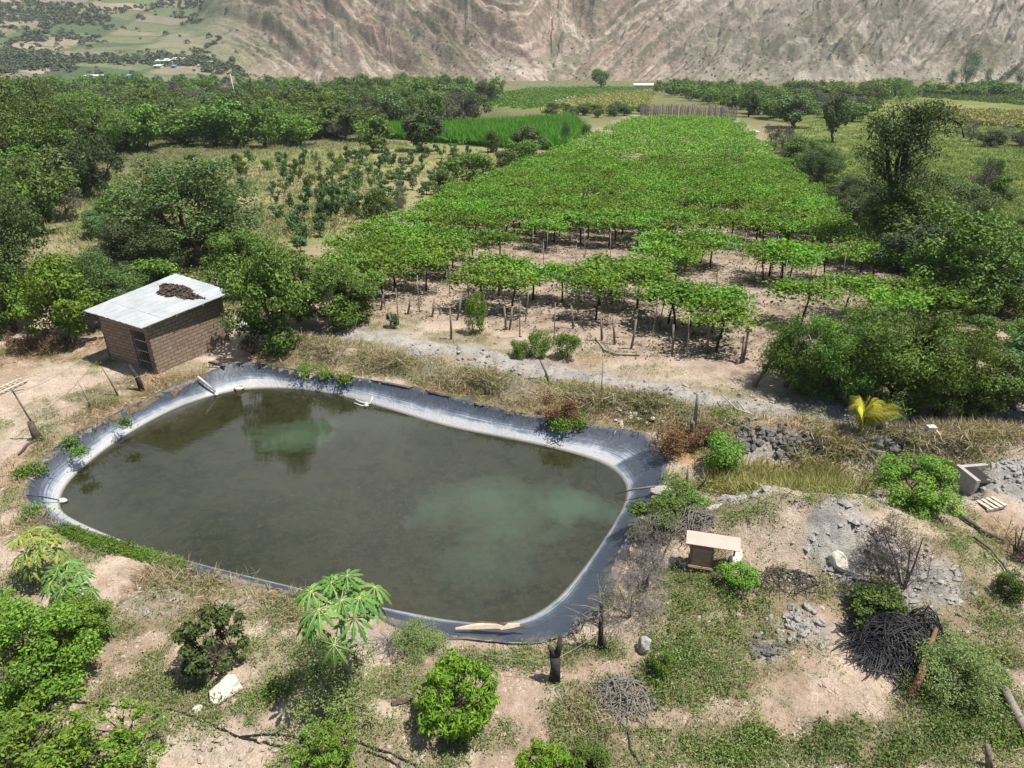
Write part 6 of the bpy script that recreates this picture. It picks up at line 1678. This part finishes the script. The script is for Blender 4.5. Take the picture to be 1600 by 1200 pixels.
e0 = np.array(G(1240, 152)); e1 = np.array(G(1215, 160))

# ------------------------------------------------------------------ ground plants nobody could count
def scatter(n, seed, ymin=8.5, ymax=70, pw=1.0):
    rg = np.random.RandomState(seed); t = rg.rand(n)
    a = math.log(ymin); b_ = math.log(ymax); y = np.exp(a + (b_ - a) * t ** pw); x = rg.uniform(-1, 1, n) * (.68 * y + 6)
    k = pdist(RIMP, x, y) > .0
    return x[k], y[k], rg
def tufts(name, mat, x, y, rg, per, rad, hgt, L, W, upright=.3, big=None, kind='stuff', dz=0.0):
    z = gheight(x, y); n = len(x); k = np.repeat(np.arange(n), per)
    sc = rg.uniform(.6, 1.4, n) if big is None else big
    r = np.sqrt(rg.rand(len(k))) * rad * sc[k]; a = rg.rand(len(k)) * 6.28
    hh = hgt * sc[k] * rg.rand(len(k)) * (1 - .5 * (r / (rad * sc[k])) ** 2)
    pos = np.stack([x[k] + r * np.cos(a), y[k] + r * np.sin(a), z[k] + hh + dz], 1)
    nrm = rdir(rg, len(k)) * .8 + np.array([0, 0, .7]); ax = rdir(rg, len(k)) + np.array([0, 0, 1]) * upright
    l = L * rg.uniform(.6, 1.3, len(k)) * (.6 + .4 * sc[k])
    V, Q = leaf_geo(pos, nrm, ax, l, l * W)
    return tag(link(name, mesh_np(name, V, Q, mats=[M[mat]])), kind=kind)
def blades(name, mat, x, y, rg, per, rad, L, W, splay=.5, dz=0.0):
    z = gheight(x, y); n = len(x); k = np.repeat(np.arange(n), per)
    a = rg.rand(len(k)) * 6.28; r = np.sqrt(rg.rand(len(k))) * rad
    l = L * rg.uniform(.5, 1.25, len(k))
    ax = unit(np.stack([np.cos(a) * splay * rg.rand(len(k)) * 2, np.sin(a) * splay * rg.rand(len(k)) * 2, np.ones(len(k))], 1))
    pos = np.stack([x[k] + r * np.cos(a), y[k] + r * np.sin(a), z[k] + dz], 1) + ax * (l * .45)[:, None]
    nrm = rdir(rg, len(k))
    V, Q = leaf_geo(pos, nrm, ax, l, W, .1)
    return tag(link(name, mesh_np(name, V, Q, mats=[M[mat]])), kind='stuff')

x, y, rg = scatter(105000, 1, 8.5, 45); k = masks(x, y)
cl = sstep(.34, .54, fbm(x * 1.3 + 21, y * 1.3, 4))
keep = rg.rand(len(x)) < (k['g'] * .95) * (1 - k['gr'] * .85) * (.2 + .8 * cl)
bg_ = (.45 + 1.3 * rg.rand(len(x)) ** 2)[keep]
tufts('low_weeds', 'weed', x[keep], y[keep], rg, 18, .19, .2, .052, .5, .3, bg_)
M['soil'] = simple('soil_clod', (.46, .375, .295), (.33, .26, .2), 3, 1, .1, 0)
M['rubble'] = simple('grey_rubble', (.37, .35, .325), (.24, .225, .21), 2, 1, .1, 0)
OC = np.array([[1, 0, 0], [0, 1, 0], [-1, 0, 0], [0, -1, 0], [0, 0, .8], [0, 0, -.8]])
OT = np.array([[0, 1, 4], [1, 2, 4], [2, 3, 4], [3, 0, 4], [1, 0, 5], [2, 1, 5], [3, 2, 5], [0, 3, 5]])
def lumps(name, mat, x, y, r, rg):
    z = gheight(x, y); a = rg.rand(len(x))[:, None] * 6.28
    V = OC[None] * (.6 + .8 * rg.rand(len(x), 6, 1))
    V = np.stack([V[..., 0] * np.cos(a) - V[..., 1] * np.sin(a), V[..., 0] * np.sin(a) + V[..., 1] * np.cos(a), V[..., 2] * .75], -1) * r[:, None, None] + np.stack([x, y, z + r * .15], 1)[:, None]
    return tag(link(name, mesh_np(name, V.reshape(-1, 3), None, (OT[None] + np.arange(len(x))[:, None, None] * 6).reshape(-1, 3), mats=[M[mat]])), kind='stuff')
x, y, rg = scatter(45000, 12, 8.5, 34); k = masks(x, y)
keep = rg.rand(len(x)) < (1 - k['g']) * (1 - k['vine']) * (.12 + .88 * sstep(.45, .6, fbm(x * .9 + 4, y * .9 + 61, 4)))
x, y = x[keep], y[keep]; lumps('soil_clods', 'soil', x, y, .012 + .06 * rg.rand(len(x)) ** 3.5, rg)
x, y, rg = scatter(120000, 14, 12, 34); k = masks(x, y)
keep = rg.rand(len(x)) < sstep(.35, .8, k['gr']) * .55 * (.15 + .85 * sstep(.42, .55, fbm(x * 1.5 + 9, y * 1.5 + 33, 4)))
x, y = x[keep], y[keep]; lumps('grey_rubble', 'rubble', x, y, (.02 + .12 * rg.rand(len(x)) ** 2.5) * (1 - .55 * soft(TRACK_PG, x, y, .5, x * 0)), rg)
x, y, rg = scatter(36000, 2, 8.5, 45); k = masks(x, y)
keep = rg.rand(len(x)) < sstep(.55, .95, k['g']) * .7 * sstep(.45, .6, fbm(x * .8 + 3, y * .8, 4))
tufts('leafy_weeds', 'mid', x[keep], y[keep], rg, 20, .2, .26, .075, .5, .3)
x, y, rg = scatter(20000, 77, 8.5, 40); k = masks(x, y)
keep = rg.rand(len(x)) < k['g'] * .3 * sstep(.42, .58, fbm(x * .7 + 14, y * .7, 4))
blades('dry_stalks', 'straw', x[keep], y[keep], rg, 7, .15, .34, .012, .8)
x, y, rg = scatter(16000, 7, 8.5, 45); k = masks(x, y)
keep = rg.rand(len(x)) < sstep(.6, 1, k['g']) * .4 * sstep(.45, .6, fbm(x * .5 + 77, y * .5, 3))
tufts('bright_weeds', 'bright', x[keep], y[keep], rg, 20, .2, .18, .07, .55, .2)
x, y, rg = scatter(30000, 3, 9, 50); k = masks(x, y)
keep = rg.rand(len(x)) < k['d'] * (1 - k['gr'] * .7) * (1 - k['vine']) * .55
blades('dry_straw', 'straw', x[keep], y[keep], rg, 18, .25, .4, .022, 1.2, -.02)
SB = np.array([G(a, b_)[:2] for a, b_ in [(470, 535), (560, 560), (700, 590), (850, 615), (1000, 640), (1120, 665), (1240, 675), (1330, 690), (1450, 690), (1600, 690)]])
tt = rg.rand(2100) * (len(SB) - 1.001); i_ = tt.astype(int); f_ = (tt - i_)[:, None]
q = SB[i_] * (1 - f_) + SB[i_ + 1] * f_ + rg.normal(size=(2100, 2)) * [.5, .36]
kk = (pdist(RIMP, q[:, 0], q[:, 1]) > .5) & (fbm(q[:, 0] * .6, q[:, 1] * .6, 3) > .49)
blades('bank_straw', 'straw', q[kk, 0], q[kk, 1], rg, 26, .3, .5, .022, 1.6, -.02)
q2 = q + rg.normal(size=q.shape) * [.6, .8]
kk = (pdist(RIMP, q2[:, 0], q2[:, 1]) > .3) & (fbm(q2[:, 0] * .6 + 30, q2[:, 1] * .6, 3) > .56)
tufts('bank_weeds', 'weed', q2[kk, 0], q2[kk, 1], rg, 22, .28, .3, .075, .45, .4)
x, y, rg = scatter(16000, 4, 9, 50); k = masks(x, y)
keep = rg.rand(len(x)) < k['d'] * (1 - k['vine']) * .5 * sstep(.45, .6, fbm(x * .35, y * .35, 5))
tufts('dry_brown_weeds', 'brownweed', x[keep], y[keep], rg, 18, .2, .2, .06, .35, .3)
YG = poly([(1130, 735), (1180, 722), (1300, 722), (1350, 745), (1340, 775), (1180, 775), (1120, 765)])
rg = np.random.RandomState(9); x = rg.uniform(YG[:, 0].min() - 1, YG[:, 0].max() + 1, 9000); y = rg.uniform(YG[:, 1].min() - 1, YG[:, 1].max() + 1, 9000)
kp = rg.rand(9000) < sstep(.5, -.9, pdist(YG, x, y) + 2.2 * (fbm(x * .9, y * .9, 4) - .5)) * (.25 + .75 * sstep(.35, .55, fbm(x * 1.4 + 8, y * 1.4, 3)))
blades('yellow_grass', 'yellow', x[kp], y[kp], rg, 10, .18, .62, .026, .7)
# straw clumps on the left bank, pond-side grass
NE = poly([(100, 820), (150, 838), (230, 862), (290, 880), (286, 895), (220, 875), (150, 855), (95, 835)])
x = rg.uniform(NE[:, 0].min(), NE[:, 0].max(), 9000); y = rg.uniform(NE[:, 1].min(), NE[:, 1].max(), 9000); kp = inside(NE, x, y)
tufts('rim_grass', 'bright', x[kp], y[kp], rg, 14, .12, .16, .07, .3, .8)
# weeds hanging over the liner
for i, (px, py, rpx) in enumerate([(57, 737, 18), (125, 709, 13), (111, 694, 13), (36, 742, 14), (880, 668, 16), (905, 662, 14), (870, 662, 12), (480, 580, 20), (510, 586, 16), (540, 592, 14), (55, 802, 20), (195, 664, 12)]):
    if rpx == 0: continue
    q = np.array(plane_pt(px, py, .0) + [.02]); r = rpx * scale_at(q); n = 420
    pos = np.concatenate([rg.normal(size=(n, 2)) * r * .5, abs(rg.normal(size=(n, 1))) * .12], 1)
    pos[:, 2] -= .25 * np.maximum(0, np.sum((pos[:, :2]) * unit(PC - q[:2]), 1))
    V, Q = leaf_geo(pos, rdir(rg, n) * .7 + np.array([0, 0, .7]), rdir(rg, n), .09, .05)
    tag(link('creeping_weed', mesh_np('creeping_weed', V, Q, mats=[M['bright' if px > 400 else 'mid']]), None, q), kind='stuff')
# middle distance grass and herbs
x, y, rg = scatter(60000, 5, 28, 190); k = masks(x, y)
keep = rg.rand(len(x)) < (k['orch'] * .36 * sstep(.35, .6, fbm(x * .1, y * .1 + 60, 4)) * (1 - k['vine']) + .25 * k['fo'])
blades('clearing_grass', 'clearing', x[keep], y[keep], rg, 9, .5, .6, .07, .7)
x, y, rg = scatter(36000, 6, 28, 190); k = masks(x, y)
keep = rg.rand(len(x)) < (k['orch'] * .55 * (1 - k['vine']) + .6 * k['fo']) * sstep(.36, .56, fbm(x * .12 + 5, y * .12, 4))
tufts('clearing_herbs', 'weed', x[keep], y[keep], rg, 14, .5, .45, .2, .5, .3)
x, y, rg = scatter(70000, 8, 28, 200); k = masks(x, y)
keep = rg.rand(len(x)) < k['mea'] * .8 * (1 - k['vine'])
blades('meadow_grass', 'meadow', x[keep], y[keep], rg, 9, .5, .42, .07, .7)
x, y, rg = scatter(40000, 10, 30, 60); k = masks(x, y)
keep = rg.rand(len(x)) < k['vine'] * .035
tufts('vineyard_weeds', 'weed', x[keep], y[keep], rg, 14, .3, .22, .1, .5, .3)
x, y, rg = scatter(20000, 15, 30, 80); k = masks(x, y)
keep = rg.rand(len(x)) < k['vine'] * .3
tufts('vineyard_litter', 'litter', x[keep], y[keep], rg, 6, .4, .03, .14, .6, 0)
rg = np.random.RandomState(19); x = rg.uniform(CANE_PG[:, 0].min(), CANE_PG[:, 0].max(), 9000); y = rg.uniform(CANE_PG[:, 1].min(), CANE_PG[:, 1].max(), 9000)
kp = inside(CANE_PG, x, y); blades('sugarcane', 'cane', x[kp], y[kp], rg, 12, .5, 2.4, .16, .4)
for nm, pg, mt in (('far_vine_rows', F1_PG, 'mid'), ('far_vine_rows', F2_PG, 'yellow'), ('far_crop_rows', F3_PG, 'mid'), ('far_crop_rows', F4_PG, 'yellow')):
    x = rg.uniform(pg[:, 0].min(), pg[:, 0].max(), 16000); y = rg.uniform(pg[:, 1].min(), pg[:, 1].max(), 16000)
    kp = inside(pg, x, y) & (np.sin((x * .96 - y * .28) * 1.3) > -.3)
    tufts(nm, mt, x[kp], y[kp], rg, 12, 1.0, 1.2, .5, .7, .2)

# ------------------------------------------------------------------ thin valley haze
m, nt, out = new_mat('valley_haze')
pv = N(nt, 'ShaderNodeVolumePrincipled'); pv.inputs['Color'].default_value = (.80, .86, .93, 1); pv.inputs['Density'].default_value = .00016
nt.links.new(pv.outputs[0], out.inputs['Volume'])
mb = MB(); mb.box((0, 635, 113), (2700, 1400, 354))
tag(mb.build('haze', [m]), kind='stuff')
